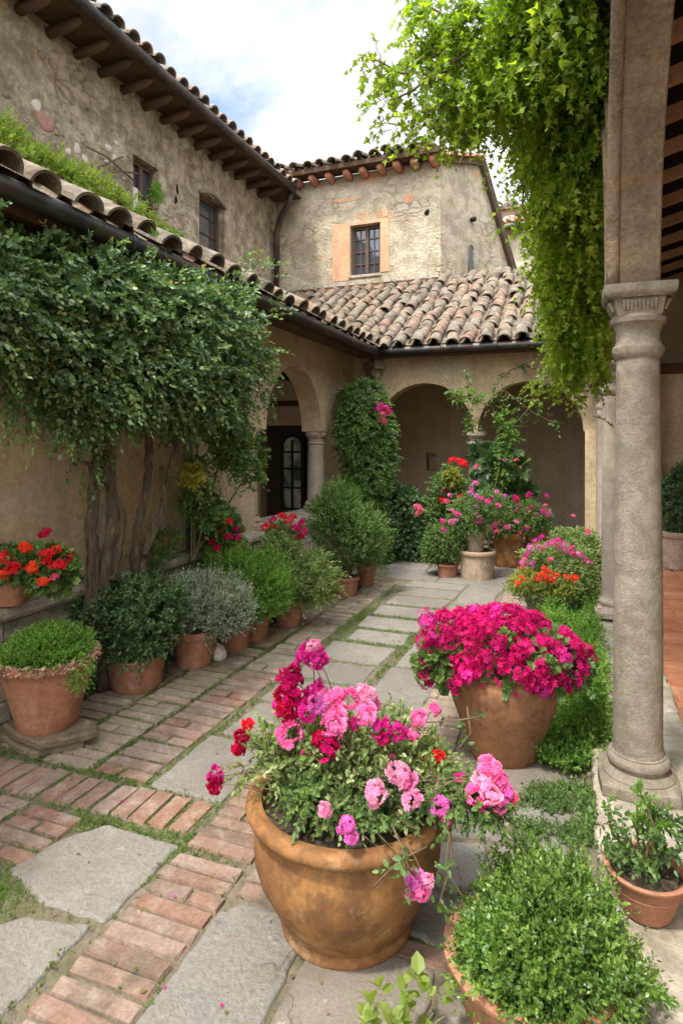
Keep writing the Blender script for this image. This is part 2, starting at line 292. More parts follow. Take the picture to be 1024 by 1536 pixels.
L['tree']=leafm('climber_leaf',[(.040,.075,.028),(.06,.115,.035),(.085,.15,.06),(.12,.20,.06),(.20,.28,.08)],.22,.38,.55)
L['mid']=leafm('mid_green_leaf',[(.065,.12,.028),(.11,.19,.045),(.09,.16,.045),(.18,.27,.07)],.3,.5)
L['bright']=leafm('bright_green_leaf',[(.10,.20,.03),(.15,.28,.04),(.12,.23,.04),(.22,.34,.06)],.4,.5)
L['lime']=leafm('lime_leaf',[(.17,.24,.05),(.25,.32,.07),(.20,.27,.06),(.36,.42,.11)],.45,.5)
L['vine']=leafm('vine_leaf',[(.09,.16,.015),(.16,.25,.022),(.13,.21,.018),(.22,.32,.03),(.34,.40,.06)],.5,.42,.4,(1.9,1.8,.7))
L['grey']=leafm('grey_green_leaf',[(.20,.24,.17),(.29,.33,.25),(.17,.21,.14),(.38,.41,.32)],.2,.7,.2)
L['varieg']=leafm('variegated_leaf',[(.10,.17,.035),(.13,.21,.05),(.17,.24,.07),(.45,.48,.24)],.3,.5)
L['box']=leafm('boxwood_leaf',[(.042,.085,.018),(.075,.14,.024),(.12,.21,.033),(.24,.33,.06)],.3,.35,.6)
L['yellow']=leafm('yellow_green_leaf',[(.2,.22,.03),(.33,.3,.04),(.24,.26,.04),(.40,.24,.05)],.4,.5)
L['moss']=leafm('moss_leaf',[(.09,.17,.02),(.13,.23,.03),(.07,.12,.025),(.18,.27,.05)],.35,.7,.2)
Pm={}
Pm['magenta']=petalm('magenta_petal',[(.50,.010,.18),(.66,.025,.28),(.76,.05,.36)])
Pm['crimson']=petalm('crimson_petal',[(.36,.003,.06),(.50,.006,.11),(.60,.012,.17)])
Pm['darkred']=petalm('dark_red_petal',[(.34,.003,.03),(.48,.006,.05),(.42,.004,.07)])
Pm['red']=petalm('red_petal',[(.62,.008,.02),(.78,.02,.03),(.7,.012,.04)])
Pm['orange']=petalm('scarlet_petal',[(.78,.03,.01),(.85,.07,.02),(.8,.05,.03)])
Pm['pink']=petalm('pink_petal',[(.78,.13,.38),(.86,.25,.5),(.75,.09,.34)])
Pm['light']=petalm('light_pink_petal',[(.84,.32,.5),(.88,.45,.6),(.82,.24,.46)])
Pm['orchid']=petalm('orchid_petal',[(.66,.12,.46),(.72,.2,.52),(.6,.08,.40)])
Pm['rose']=petalm('rosy_petal',[(.76,.08,.2),(.84,.16,.27),(.8,.1,.22)])
# ================================================================== GROUND AND PAVING
def unit(a): a=np.asarray(a,float); return a/np.linalg.norm(a)
m,t,b=nodes('joint_soil')
n1=noise(t,2.2,7,.7); n2=noise(t,25,6,.7)
c=mixc(t,ramp(t,n1,[(.44,0.),(.56,1.)]),(.19,.155,.105),(.13,.115,.06)); c=mixc(t,1.0,c,ramp(t,n2,[(.3,.6),(.7,1.3)]),'MULTIPLY')
t.links.new(c,b.inputs['Base Color']); b.inputs['Roughness'].default_value=.95; bump(t,b,n2,1.0,.02); M['joint']=m
g=MB(); q=40; xs=np.linspace(-60,60,q); ys=np.linspace(-20,160,q)
V=[(x,y,0.0) for y in ys for x in xs]; g.add(V,[(j*q+i,j*q+i+1,(j+1)*q+i+1,(j+1)*q+i) for j in range(q-1) for i in range(q-1)])
setting(g.build('ground',M['joint']))
RECT=[]                                              # footprints, so moss grows only in the joints
BT=([(-.5,-.5,-1),(.5,-.5,-1),(.5,.5,-1),(-.5,.5,-1),(-.5,-.5,-.25),(.5,-.5,-.25),(.5,.5,-.25),(-.5,.5,-.25),(-.475,-.44,0),(.475,-.44,0),(.475,.44,0),(-.475,.44,0)],
    [(0,1,5,4),(1,2,6,5),(2,3,7,6),(3,0,4,7),(4,5,9,8),(5,6,10,9),(6,7,11,10),(7,4,8,11),(8,9,10,11)])
BT=(np.array(BT[0],float),BT[1])
bricks=MB(); worn=MB(); slabs=MB(); shadow_slabs=MB()
def roundq(P, k=3):                                  # corner-cut then smooth an outline
    P=np.array(P,float)
    for _ in range(k):
        Q=[]
        for i in range(len(P)):
            a=P[i]; b_=P[(i+1)%len(P)]; Lq=np.linalg.norm(b_-a); f=min(.25,.009/Lq) if Lq>.03 else .25
            Q+= [a*(1-f)+b_*f, a*f+b_*(1-f)]
        P=np.array(Q)
    return P
def slab(mb, poly, z=.012, rough=.008, rnd=None, bev=.010):
    P=[]; poly=np.array([p[:2] for p in poly],float)
    R_=roundq(poly,2)
    for i in range(len(R_)):                         # subdivide with ragged edge
        a=R_[i]; b_=R_[(i+1)%len(R_)]; n=max(1,int(np.linalg.norm(b_-a)/.045))
        nrm=np.array([b_[1]-a[1],a[0]-b_[0]]); nrm/=np.linalg.norm(nrm)+1e-9
        for k in range(n):
            P.append(a+(b_-a)*k/n+(nrm*RS.uniform(-rough,rough) if k else 0))
    P=np.array(P); cen=P.mean(0); n=len(P); tilt=RS.uniform(-.006,.006,2)
    def zz(Q,h): return np.column_stack([Q,h+(Q-cen)@tilt])
    def shrink(Q,s): d=cen-Q; return Q+d/np.linalg.norm(d,axis=1)[:,None]*s
    V=np.vstack([zz(P,-.03),zz(P,z-bev*.9),zz(shrink(P,bev*.6),z-bev*.25),zz(shrink(P,bev*1.7),z)])
    F=[(k*n+i,k*n+(i+1)%n,(k+1)*n+(i+1)%n,(k+1)*n+i) for k in range(3) for i in range(n)]+[tuple(3*n+i for i in range(n))]
    ar=0.5*np.sum(P[:,0]*np.roll(P[:,1],-1)-np.roll(P[:,0],-1)*P[:,1])
    if ar<0: F=[f[::-1] for f in F]
    mb.add(V,F,rnd); RECT.append(poly)
def brick(mb, cx, cy, lx, ly, ang=0, z=.012):
    lx*=RS.uniform(.96,1.02); ly*=RS.uniform(.94,1.03); cx+=RS.normal()*.004; cy+=RS.normal()*.003
    a=ang+RS.uniform(-.03,.03); X=np.array([math.cos(a),math.sin(a),RS.uniform(-.02,.02)]); Y=np.array([-math.sin(a),math.cos(a),RS.uniform(-.03,.03)])
    v0=BT[0].copy(); v0[8:,:2]+=RS.uniform(-.02,.02,(4,2)); v0[4:8,:2]*=RS.uniform(.96,1.03,(4,2))
    mb.inst((v0,BT[1]),np.array([[cx,cy,z+RS.uniform(-.004,.005)]]),X[None],Y[None],np.array([[0,0,1.]]),np.array([[lx,ly,.05]]),rnd=np.array([RS.rand()]))
    h=np.array([[-lx,-ly],[lx,-ly],[lx,ly],[-lx,ly]])/2
    RECT.append(h@np.array([[math.cos(a),math.sin(a)],[-math.sin(a),math.cos(a)]])+[cx,cy])
def ladder(mb, x0, x1, y0, y1, per=.112, split=.16, gap=.009, lean=0):
    y=y0
    while y<y1-per*.5:
        cy=y+per/2; o=lean*(cy-y0)
        if RS.rand()<split:
            xm=(x0+x1)/2+RS.uniform(-.03,.03); brick(mb,(x0+xm)/2+o,cy,xm-x0-gap,per-gap); brick(mb,(xm+x1)/2+o,cy,x1-xm-gap,per-gap)
        else: brick(mb,(x0+x1)/2+o,cy,x1-x0-gap,per-gap)
        y+=per
def soldiers(mb, x0, x1, y0, y1, per=.125, gap=.013, sk=0):
    x=x0
    while x<x1-per*.5: brick(mb,x+per/2,(y0+y1)/2+(x-x0)*sk,per-gap,y1-y0-gap); x+=per*RS.uniform(.9,1.1)
ladder(bricks,-1.525,-1.205,1.05,2.14,.076); ladder(bricks,-1.525,-1.205,2.15,2.75,.078)
ladder(bricks,-1.19,-.86,1.985,2.62,.08)
soldiers(bricks,-3.1,-1.56,2.155,2.415,.105,sk=.035)
ladder(bricks,-2.36,-2.05,1.82,2.15,.083); ladder(bricks,-2.71,-2.375,1.40,2.14,.085); ladder(bricks,-3.06,-2.725,1.4,2.14,.086)
ladder(bricks,-2.31,-1.985,2.47,3.95,.092,.18); ladder(worn,-2.65,-2.325,2.46,4.4,.092,.2); ladder(worn,-2.99,-2.665,2.5,4.2,.105)
ladder(worn,-2.30,-1.99,3.97,7.0,.125,.3); ladder(worn,-2.62,-2.33,4.45,5.6,.14,.3); ladder(worn,-2.5,-2.33,5.6,7.2,.2,.0)
slab(bricks,[(-2.36,1.50),(-2.34,1.76),(-2.16,1.76),(-2.10,1.66),(-2.05,1.55),(-2.10,1.48)],rnd=.3)
slab(slabs,[(-2.09,1.78),(-2.045,2.0),(-1.93,2.155),(-1.54,2.145),(-1.545,1.71),(-1.82,1.70)],rough=.006)
slab(slabs,[(-2.0,1.20),(-1.97,1.46),(-1.83,1.63),(-1.58,1.69),(-1.575,1.28),(-1.58,1.10)],rough=.007)
slab(slabs,[(-2.6,1.1),(-2.5,1.5),(-2.02,1.44),(-2.02,1.1)])
slab(slabs,[(-1.195,1.20),(-1.195,1.90),(-1.13,1.965),(-.86,1.975),(-.84,1.2)],rough=.006)
slab(shadow_slabs,[(-.82,1.2),(-.835,1.97),(-.42,1.93),(-.40,1.18)]); slab(shadow_slabs,[(-1.2,.8),(-1.19,1.18),(-.42,1.15),(-.42,.8)])  # large pot's cast shadow put into the colour of these slabs
slab(shadow_slabs,[(-.38,1.3),(-.40,1.90),(-.12,1.86),(-.1,1.3)])
slab(slabs,[(-1.95,2.46),(-1.96,3.02),(-1.57,3.0),(-1.545,2.47)],rough=.006)
# the path of pale stepping slabs
for y0,y1,x0,x1 in ((3.06,3.50,-1.93,-1.42),(3.55,3.93,-1.93,-1.42),(3.99,4.32,-1.90,-1.40),(4.40,4.80,-1.90,-1.38),(4.88,5.18,-1.86,-1.34),(5.26,5.60,-1.86,-1.31),
                    (5.68,6.03,-1.86,-1.28),(6.11,6.44,-1.86,-1.25),(6.5,6.85,-1.86,-1.22),(6.92,7.2,-1.86,-1.2)):
    slab(slabs,[(x0+RS.uniform(-.03,.03),y0),(x0+RS.uniform(-.03,.03),y1),(x1+RS.uniform(-.02,.02),y1),(x1+RS.uniform(-.02,.02),y0)],rough=.005)
y=2.7
while y<7.2:
    l=RS.uniform(.42,.75); x0=-1.36+(y-3)*.04 if y>3 else -1.16; slab(slabs,[(x0+.03,y),(x0+.04,y+l-.03),(x0+.42,y+l-.03),(x0+.41,y)],rough=.006); y+=l
ladder(worn,-.84,-.52,2.1,3.0,.12); ladder(worn,-.92,-.62,3.1,5.6,.125,.3); ladder(worn,-.60,-.32,3.5,5.4,.13,.3); ladder(worn,-.76,-.46,5.7,7.1,.15,.3)
y=7.25
while y<8.35:
    x=-2.5+RS.uniform(0,.3)
    while x<.0:
        l=RS.uniform(.4,.7); slab(slabs,[(x,y),(x,y+.26),(x+l-.025,y+.26),(x+l-.025,y)],rough=.004); x+=l
    y+=.285
# irregular flags right of the large pot
flag=[[(-.62,2.33),(-.56,2.56),(-.36,2.62),(-.33,2.42),(-.42,2.28)],[(-.31,2.42),(-.33,2.62),(-.12,2.62),(-.04,2.45),(-.1,2.26)],
      [(-.56,2.05),(-.60,2.30),(-.42,2.25),(-.30,2.38),(-.12,2.22),(-.15,2.0)],[(-.58,2.60),(-.56,2.9),(-.3,2.95),(-.28,2.66),(-.4,2.64)],[(-.26,2.66),(-.27,2.98),(-.02,2.96),(-.04,2.64)],
      [(-.5,2.96),(-.5,3.4),(-.02,3.42),(-.05,3.0)],[(-.1,2.02),(-.08,2.24),(.02,2.4),(.02,2.02)]]
for k,p in enumerate(flag): slab(slabs if k<5 else shadow_slabs,p,rough=.006)  # dark flag by the crimson urn carries the urn's shadow as colour
for x0 in (-.56,-.34): brick(bricks,x0+.1,1.985,.2,.085)
setting(bricks.build('brick_paving',M['brick'])); setting(worn.build('worn_brick_paving',M['brick_worn']))
setting(slabs.build('stone_paving',M['slab'])); setting(shadow_slabs.build('shadow_toned_paving',M['slab_dark']))
# ================================================================== WALL BUILDERS
def arcade_wall(name, mat, parent, o, ux, length, z0, z1, arches, thick, nrm, solid=(), piers=0.0):
    """wall from o along ux; arches = (centre, radius, spring); between arches it ends on the springing; solid ranges reach z0"""
    o=np.array(o,float); ux=unit(ux); nrm=unit(nrm); cuts={0.0,length}
    for c_,r,sp in arches:
        for k in range(33): cuts.add(round(c_-r*math.cos(math.pi*k/32),5))
    for a,b_ in solid: cuts|={round(a,5),round(b_,5)}
    S=sorted(cuts); mb=MB()
    def zb(s):
        m_=.5*sum(s); sol=any(a-1e-4<=m_<=b_+1e-4 for a,b_ in solid); res=[]
        for e in s:
            arc=[(c_,r,sp) for c_,r,sp in arches if abs(m_-c_)<r]
            if arc: c_,r,sp=arc[0]; res.append(sp+math.sqrt(max(0,r*r-(e-c_)**2)))
            else: res.append(z0 if sol else arches[0][2])
        return res
    for a,b_ in zip(S[:-1],S[1:]):
        if b_-a<1e-5: continue
        za,zb_=zb((a,b_)); A=o+ux*a; B=o+ux*b_; up=np.array([0,0,1.]); T=nrm*-thick
        nz_=6; 
        for off,fl in ((np.zeros(3),False),(T,True)):
            Q=[A+up*za+off,B+up*zb_+off,B+up*z1+off,A+up*z1+off]; mb.add(Q,[(3,2,1,0) if fl else (0,1,2,3)],.5)
        mb.add([A+up*za,A+up*za+T,B+up*zb_+T,B+up*zb_],[(0,1,2,3)],.5,smooth=False)
        mb.add([A+up*z1,B+up*z1,B+up*z1+T,A+up*z1+T],[(0,1,2,3)],.5)
    E=[0.0]+[e for r_ in solid for e in r_]+[length]
    for e in set(E):
        for side in (0,):
            zb0=z0 if any(a-1e-4<=e<=b_+1e-4 for a,b_ in solid) else arches[0][2]
            A=o+ux*e; mb.add([A+up*zb0,A+up*z1,A+up*z1-nrm*thick,A+up*zb0-nrm*thick],[(0,1,2,3)],.5)
    ob=mb.build(name,mat,parent); return ob
def hole_wall(name, mat, parent, o, ux, length, z0, z1, holes, nrm, depth=.35, nx=0):
    """wall face with recessed rectangular openings (reveals of the given depth), closed behind"""
    o=np.array(o,float); ux=unit(ux); nrm=unit(nrm); up=np.array([0,0,1.]); mb=MB()
    S=sorted({0.0,length}|{h[0] for h in holes}|{h[1] for h in holes}); Z=sorted({z0,z1}|{h[2] for h in holes}|{h[3] for h in holes})
    for a,b_ in zip(S[:-1],S[1:]):
        for c_,d in zip(Z[:-1],Z[1:]):
            if any(h[0]<=a and b_<=h[1] and h[2]<=c_ and d<=h[3] for h in holes): continue
            mb.add([o+ux*a+up*(c_),o+ux*b_+up*c_,o+ux*b_+up*d,o+ux*a+up*d],[(0,1,2,3)],.5)
    T=-nrm*depth
    for s0,s1,a,b_ in holes:
        c4=[o+ux*s0+up*a,o+ux*s1+up*a,o+ux*s1+up*b_,o+ux*s0+up*b_]
        for k in range(4): p,q_=c4[k],c4[(k+1)%4]; mb.add([p,q_,q_+T,p+T],[(3,2,1,0)],.5)
    B=[o+T*1.4+up*z0,o+ux*length+T*1.4+up*z0,o+ux*length+T*1.4+up*z1,o+T*1.4+up*z1]; mb.add(B,[(3,2,1,0)],.5)
    return mb.build(name,mat,parent)
def window(parent, o, ux, wd, z0, z1, nrm, cols=2, rows=3, th=.05, mat='frame', gl='glass', mull=.07, bar=.022):
    o=np.array(o,float); ux=unit(ux); nrm=unit(nrm); up=np.array([0,0,1.]); f=MB()
    def bx(s0,s1,a,b_,dn=0,t=.05): f.beam(o+ux*s0+up*(a+b_)/2+nrm*dn,o+ux*s1+up*(a+b_)/2+nrm*dn,t,b_-a)
    bx(0,th,z0,z1); bx(wd-th,wd,z0,z1); bx(th,wd-th,z0,z0+th,-.002); bx(th,wd-th,z1-th,z1,-.002); 
    if cols==2: bx(wd/2-mull/2,wd/2+mull/2,z0+th,z1-th,.004,.06)
    for k in range(1,rows):
        z=z0+(z1-z0)*k/rows; bx(th,wd-th,z-bar/2,z+bar/2,-.012,.025)
    if rows>=3:
        for s in ((wd/4+th/4),(wd*3/4-th/4)): bx(s-bar/2,s+bar/2,z0+th,z1-th,-.012,.02)
    fo=f.build('window',M[mat],parent); p=MB()
    q_=-nrm*.02; p.add([o+ux*.02+up*(z0+.02)+q_,o+ux*(wd-.02)+up*(z0+.02)+q_,o+ux*(wd-.02)+up*(z1-.02)+q_,o+ux*.02+up*(z1-.02)+q_],[(0,1,2,3)])
    p.build('pane',M[gl],fo); return fo
# tile = tapered half-pipe with real thickness; x down-slope end at 0, y width, z up
def tile_t(k=9, t=.09, taper=.8):
    V=[];n=k
    for x,s in ((0,1.),(1,taper)):
        for r in (1.,1.-t*2):
            for i in range(n):
                a=math.pi*i/(n-1); V.append((x,-math.cos(a)*.5*s*r,math.sin(a)*.44*s*r-(0 if x==0 else .03)))
    F=[]
    for i in range(n-1):
        F.append((i+1,i,2*n+i,2*n+i+1)); F.append((n+i,n+i+1,3*n+i+1,3*n+i)); F.append((i,i+1,n+i+1,n+i)); F.append((2*n+i+1,2*n+i,3*n+i,3*n+i+1))
    return np.array(V,float),F
TT=tile_t()
def roof_tiles(name, mat, parent, o, ux, us, length, depth, sp=.28, tl=.42, ex=.33, keep=None, wd=None, lift=.02, first_over=.06, jit=1.0, pan=-.04):
    """cover tiles in rows along ux, courses running up us, over a bed of pan tiles"""
    o=np.array(o,float); ux=unit(ux); us=unit(us); nn=np.cross(ux,us); nn=nn if nn[2]>0 else -nn; wd=wd or sp*.72
    P=[];X=[];Y=[];S=[];PP=[];PX=[];PY=[];PS=[]
    nr=int(length/sp); nc=int(depth/ex)+1
    for i in range(nr):
        for j in range(nc):
            p=o+ux*(i+.5)*sp+us*(j*ex-first_over)
            if keep and not keep(p+us*tl*.4): continue
            a=RS.normal()*.035*jit; x=us*math.cos(a)+ux*math.sin(a); x=unit(x+nn*.04); y=unit(np.cross(nn,x))
            P.append(p+ux*RS.normal()*.010*jit+nn*(lift+RS.normal()*.006*jit)+us*RS.normal()*.012*jit); X.append(x);Y.append(y);S.append((tl*RS.uniform(.96,1.04),wd*RS.uniform(.94,1.07),wd*RS.uniform(.92,1.12)))
            p2=o+ux*(i)*sp+us*(j*ex-(pan if j==0 else first_over*.6))
            if keep and not keep(p2+us*tl*.4): continue
            PP.append(p2+nn*(.055+RS.normal()*.004)); PX.append(x);PY.append(y);PS.append((tl,wd*1.0,-wd*.7))
    mb=MB(); P,X,Y,S=map(np.array,(P,X,Y,S)); Z=np.cross(X,Y); mb.inst(TT,P,X,Y,Z,S,smooth=False)
    PP,PX,PY,PS=map(np.array,(PP,PX,PY,PS)); mb.inst(TT,PP,PX,PY,np.cross(PX,PY),PS,smooth=False)
    return mb.build(name,mat,parent)
def slabpoly(name, mat, parent, pts, th, dn=(0,0,-1)):
    P=np.array(pts,float); n=len(P); Q=P+np.array(dn)*th
    return MB().add(np.vstack([P,Q]),[tuple(range(n)),tuple(range(n,2*n))[::-1]]+[((i+1)%n,i,n+i,n+(i+1)%n) for i in range(n)],.5).build(name,mat,parent)
def column(parent, x, y, z0, zt, r, mat='stone', cap='simple', wr=.004):
    c=(x,y,0); s=MB(); hb=r*1.1; hc=r*1.5 if cap=='simple' else r*3.0
    prof=[]; n=26; a0=z0+hb; a1=zt-hc
    for k in range(n+1):
        tt=k/n; prof.append((r*(1-.13*tt**1.7)*(1+RS.normal()*wr*.6),a0+(a1-a0)*tt))
    s.lathe(prof,c,40,wob=.008,smooth=True); col=s.build('column',M[mat],parent)
    b_=MB(); R=r
    if cap=='simple':
        b_.lathe([(R*1.42,z0),(R*1.45,z0+.02),(R*1.45,z0+hb*.35),(R*1.2,z0+hb*.5),(R*1.28,z0+hb*.7),(R*1.05,z0+hb)],c,40)
    else:
        b_.lathe([(R*1.6,z0),(R*1.64,z0+.01),(R*1.62,z0+.05),(R*1.5,z0+.06)],c,64,sq=.75,wob=.012)
        b_.lathe([(R*1.42,z0+.05),(R*1.45,z0+.065),(R*1.30,z0+.085),(R*1.1,z0+.092),(R*1.12,z0+.105),(R*1.24,z0+.115),(R*1.26,z0+.13),(R*1.2,z0+.145),(R*1.09,z0+.152),(R*1.09,z0+.158),(R*1.03,z0+.163),(R*.99,z0+.19)],c,48,wob=.015)
    b_.build('base',M[mat],col,40)
    k_=MB(); rt=r*.87
    if cap=='simple':
        k_.lathe([(rt,a1),(rt*1.12,a1+.012),(rt*1.12,a1+.03),(rt,a1+.04),(rt*1.02,a1+hc*.45),(rt*1.28,a1+hc*.6),(rt*1.35,a1+hc*.68)],c,40)
        k_.lathe([(rt*1.36,a1+hc*.68),(rt*1.42,a1+hc*.72),(rt*1.42,a1+hc*.97),(rt*1.3,a1+hc)],c,40)
    else:
        H=hc
        k_.lathe([(rt,a1-.01),(rt*1.10,a1),(rt*1.20,a1+.02),(rt*1.20,a1+.045),(rt*1.05,a1+.06),(rt*1.0,a1+.085),(rt*1.02,a1+.12),(rt*1.14,a1+.145),(rt*1.27,a1+.155),(rt*1.3,a1+.175),(rt*1.15,a1+.19)],c,64,wob=.012)
        k_.lathe([(rt*1.08,a1+.18),(rt*1.16,a1+.20),(rt*1.32,a1+.27),(rt*1.50,a1+H-.06),(rt*1.52,a1+H-.05)],c,64,sq=.62,wob=.008)
        for q_ in range(4):                           # carved flutes on the lower band of the block
            ca,sa=[(1,0),(0,1),(-1,0),(0,-1)][q_]
            for e in np.linspace(-.7,.7,9):
                pr=rt*1.12; A=np.array([x+ca*pr*1.02-sa*e*rt,y+sa*pr*1.02+ca*e*rt,a1+.205]); B=A+np.array([ca*.018,sa*.018,.045])
                k_.tube([A,B],[.007,.011],6)
        k_.lathe([(rt*1.50,a1+H-.055),(rt*1.62,a1+H-.045),(rt*1.66,a1+H-.03),(rt*1.66,a1+H-.004),(rt*1.55,a1+H)],c,64,sq=.9,wob=.006)
    k_.build('capital',M[mat],col,35); return col
def gutter(parent, a, b_, r=.055, sag=0.0):
    a=np.array(a,float); b_=np.array(b_,float); n=14; P=[a+(b_-a)*i/(n-1)+np.array([0,0,RS.normal()*.003]) for i in range(n)]
    g_=MB(); g_.tube(P,r,14); d=unit(b_-a)
    for i in range(1,n-1,3): g_.tube([P[i]-d*.02,P[i]+d*.02],r*1.12,14)
    return g_.build('gutter',M['gutter'],parent)
# ================================================================== LEFT GALLERY
ZS=1.82
LG=thing('gallery','cream gallery along the left side with arches standing on a low bench wall','gallery',(-3.3,4,0))
ZE=3.03
arcade_wall('wall',M['stucco'],LG,(-3.30,-3.0,0),(0,1,0),12.6,.62,ZE+.20,[(10.02,.81,ZS),(11.78,.66,ZS)],.30,(1,0,0),solid=((0,8.95),(12.46,12.6)))
bw=MB(); 
yb=-3.0                                               # bench wall: coursed blocks on a core
bw.box((-3.7,-3.0,0),(-3.215,8.42,.62),.3)
z=0.0
for h in (.13,.11,.14,.11,.12):
    y=-1+RS.uniform(0,.2)
    while y<8.3:
        l=RS.uniform(.16,.42); 
        v=np.array(BT[0]); bw.inst((v,BT[1]),np.array([[-3.2+RS.uniform(-.008,.01),y+l/2,z+h/2]]),np.array([[0,1.,0]]),np.array([[0,0,1.]]),np.array([[1.,0,0]]),np.array([[l-.012,h-.012,.06]])); y+=l
    z+=h
bw.build('bench_wall',M['rubble'],LG)
lt=MB(); y=-3.0
while y<8.3:
    l=RS.uniform(.6,1.2); z1=.71+RS.uniform(-.012,.012); yy=min(y+l,8.38)
    lt.lathe([(.01,0),(.02,0)],(0,0,-5),4) if 0 else None
    v=[(-3.7,y+.006,.625),(-3.7,yy-.006,.625),(-3.7,yy-.006,z1),(-3.7,y+.006,z1),(-3.15,y+.006,.625),(-3.15,yy-.006,.625),(-3.135,yy-.006,.65),(-3.135,y+.006,.65),(-3.135,yy-.006,z1-.02),(-3.135,y+.006,z1-.02),(-3.155,yy-.006,z1),(-3.155,y+.006,z1)]
    lt.add(v,[(0,3,11,9,7,4),(1,5,6,8,10,2),(3,2,10,11),(11,10,8,9),(9,8,6,7),(7,6,5,4),(4,5,1,0)]); y=yy
lt.build('coping',M['ledge'],LG)
for yy in (6.03,7.98): column(LG,-3.45,yy,.71,ZS,.125,'stone_pale')
for yy in (3.62,4.62):                                 # shallow pilaster strips
    p=MB(); p.box((-3.31,yy,.72),(-3.262,yy+.11,ZE+.15)); p.build('pilaster',M['stone'],LG)
slabpoly('roof_deck',M['wood_dark'],LG,[(-2.80,-3,3.02),(-2.80,8.70,3.02),(-6.0,11.9,4.62),(-6.0,-3,4.62)],.05)
f=MB(); f.beam((-2.86,-3,2.955),(-2.86,8.75,2.955),.07,.08); f.beam((-2.99,-3,2.965),(-2.99,8.85,2.965),.2,.05); f.build('fascia',M['wood_dark'],LG)
gutter(LG,(-2.75,-3,3.0),(-2.75,8.66,3.0),.06)
us=unit((-1,0,.5))
roof_tiles('roof',M['tile'],LG,(-2.74,-1.2,3.045),(0,1,0),us,12.6,3.6,.275,.40,.33,keep=lambda p: p[1]-8.64< -2.75-p[0]+.05,wd=.215,lift=.05,jit=1.4,pan=-.10)
# inside of the left gallery: rear wall, doorway wall
hole_wall('inner_wall',M['stucco_in'],LG,(-5.6,9.4,0),(1,0,0),2.35,.0,3.15,[(.50,1.42,.0,1.95)],(0,-1,0),.3)
hole_wall('inner_wall',M['stucco_in'],LG,(-5.6,9.4,0),(0,-1,0),12.4,.0,4.4,[],(1,0,0),.1)
MB().box((-5.6,-3,0),(-3.5,9.4,.12)).build('floor',M['cotto'],LG)
lb=MB(); lb.beam((-5.0,9.36,2.32),(-4.05,9.36,2.32),.07,.09); lb.beam((-4.3,5.0,2.72),(-4.3,9.38,2.72),.12,.14); lb.build('beam',M['wood_dark'],LG)
dr=thing('glazed_door','dark iron-framed arched glass door standing in the shadowy doorway of the left gallery','door',(-4.3,9.3,0)); 
fr=MB(); x0,x1,zz0,zz1=-4.66,-4.24,.14,1.78
# door frame
for xa,xb in ((x0,x0+.05),(x1-.05,x1),((x0+x1)/2-.018,(x0+x1)/2+.018)): fr.beam(((xa+xb)/2,9.30,zz0),((xa+xb)/2,9.30,zz1-.08),.04,xb-xa,up=(1,0,0))
for k,zb in enumerate((.16,.55,.90,1.22,1.50)): fr.beam((x0+.03,9.30,zb),(x1-.03,9.30,zb),.035,.032)
arcp=[((x0+x1)/2-.19*math.cos(a),9.30,zz1-.20+.19*math.sin(a)) for a in np.linspace(0,math.pi,13)]; fr.tube(arcp,.02,6)
fr.build('frame',M['iron'],dr); pn=MB(); 
pp=[(x0+.04,9.31,.16),(x1-.04,9.31,.16)]+[((x0+x1)/2+.17*math.cos(a),9.31,zz1-.20+.17*math.sin(a)) for a in np.linspace(0,math.pi,9)]
pn.add(pp,[tuple(range(len(pp)))]); pn.build('pane',M['glass_garden_light'],dr)
hd=MB(); hd.tube([(-4.62,9.27,1.03),(-4.56,9.25,1.03)],.012,6); hd.build('handle',M['iron'],dr)
dk=MB(); dk.box((-5.10,9.62,0),(-4.18,9.66,1.95)); dk.build('dark_doorway_sheet',M['wood_dark'],LG)  # dark sheet added in the opening to stand for the unlit interior
# ================================================================== BACK GALLERY
BG=thing('gallery','cream gallery across the back with weathered tiles and two open arches','gallery',(-1.4,9.3,0))
arcade_wall('wall',M['stucco'],BG,(-3.42,9.1,0),(1,0,0),4.4,.0,ZE+.18,[(.66+.6,.74,ZS),(2.78,.72,ZS)],.30,(0,-1,0),solid=((0,.5),(3.52,4.4)))
column(BG,-1.40,9.25,.08,ZS,.125,'stone_pale')
column(BG,-3.0,9.0,.0,ZS+.25,.15,'stone')
hole_wall('inner_wall',M['stucco_in'],BG,(-5.2,11.9,0),(1,0,0),9.5,0,4.7,[(2.42,2.62,1.1,1.45)],(0,-1,0),.25)
hole_wall('inner_wall',M['stucco_in'],BG,(-3.6,11.9,0),(0,-1,0),2.3,0,3.2,[],(1,0,0),.1)
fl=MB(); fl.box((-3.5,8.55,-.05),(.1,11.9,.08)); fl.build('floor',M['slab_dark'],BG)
slabpoly('roof_deck',M['wood_dark'],BG,[(-2.78,8.68,3.02),(.62,8.68,3.02),(.62,12.0,4.79),(-5.9,12.0,4.79)],.05)
f=MB(); f.beam((-2.8,8.76,2.955),(.5,8.76,2.955),.07,.08); f.beam((-2.95,8.90,2.965),(.5,8.90,2.965),.2,.05); f.build('fascia',M['wood_dark'],BG)
gutter(BG,(-2.78,8.64,3.0),(.45,8.64,3.0),.055)
ub=unit((0,1,.545))
roof_tiles('roof',M['tile'],BG,(-6.2,8.64,3.045),(1,0,0),ub,6.85,3.75,.245,.42,.29,keep=lambda p: p[1]-8.64> -2.75-p[0]-.05 and p[0]<.6,wd=.195,lift=.05,jit=1.7,pan=-.06)
br=MB(); br.beam((-3.05,9.08,2.84),(-2.78,8.84,2.84),.16,.12); br.beam((-3.0,9.05,2.73),(-2.86,8.92,2.73),.14,.10); br.build('bracket',M['stone'],BG)
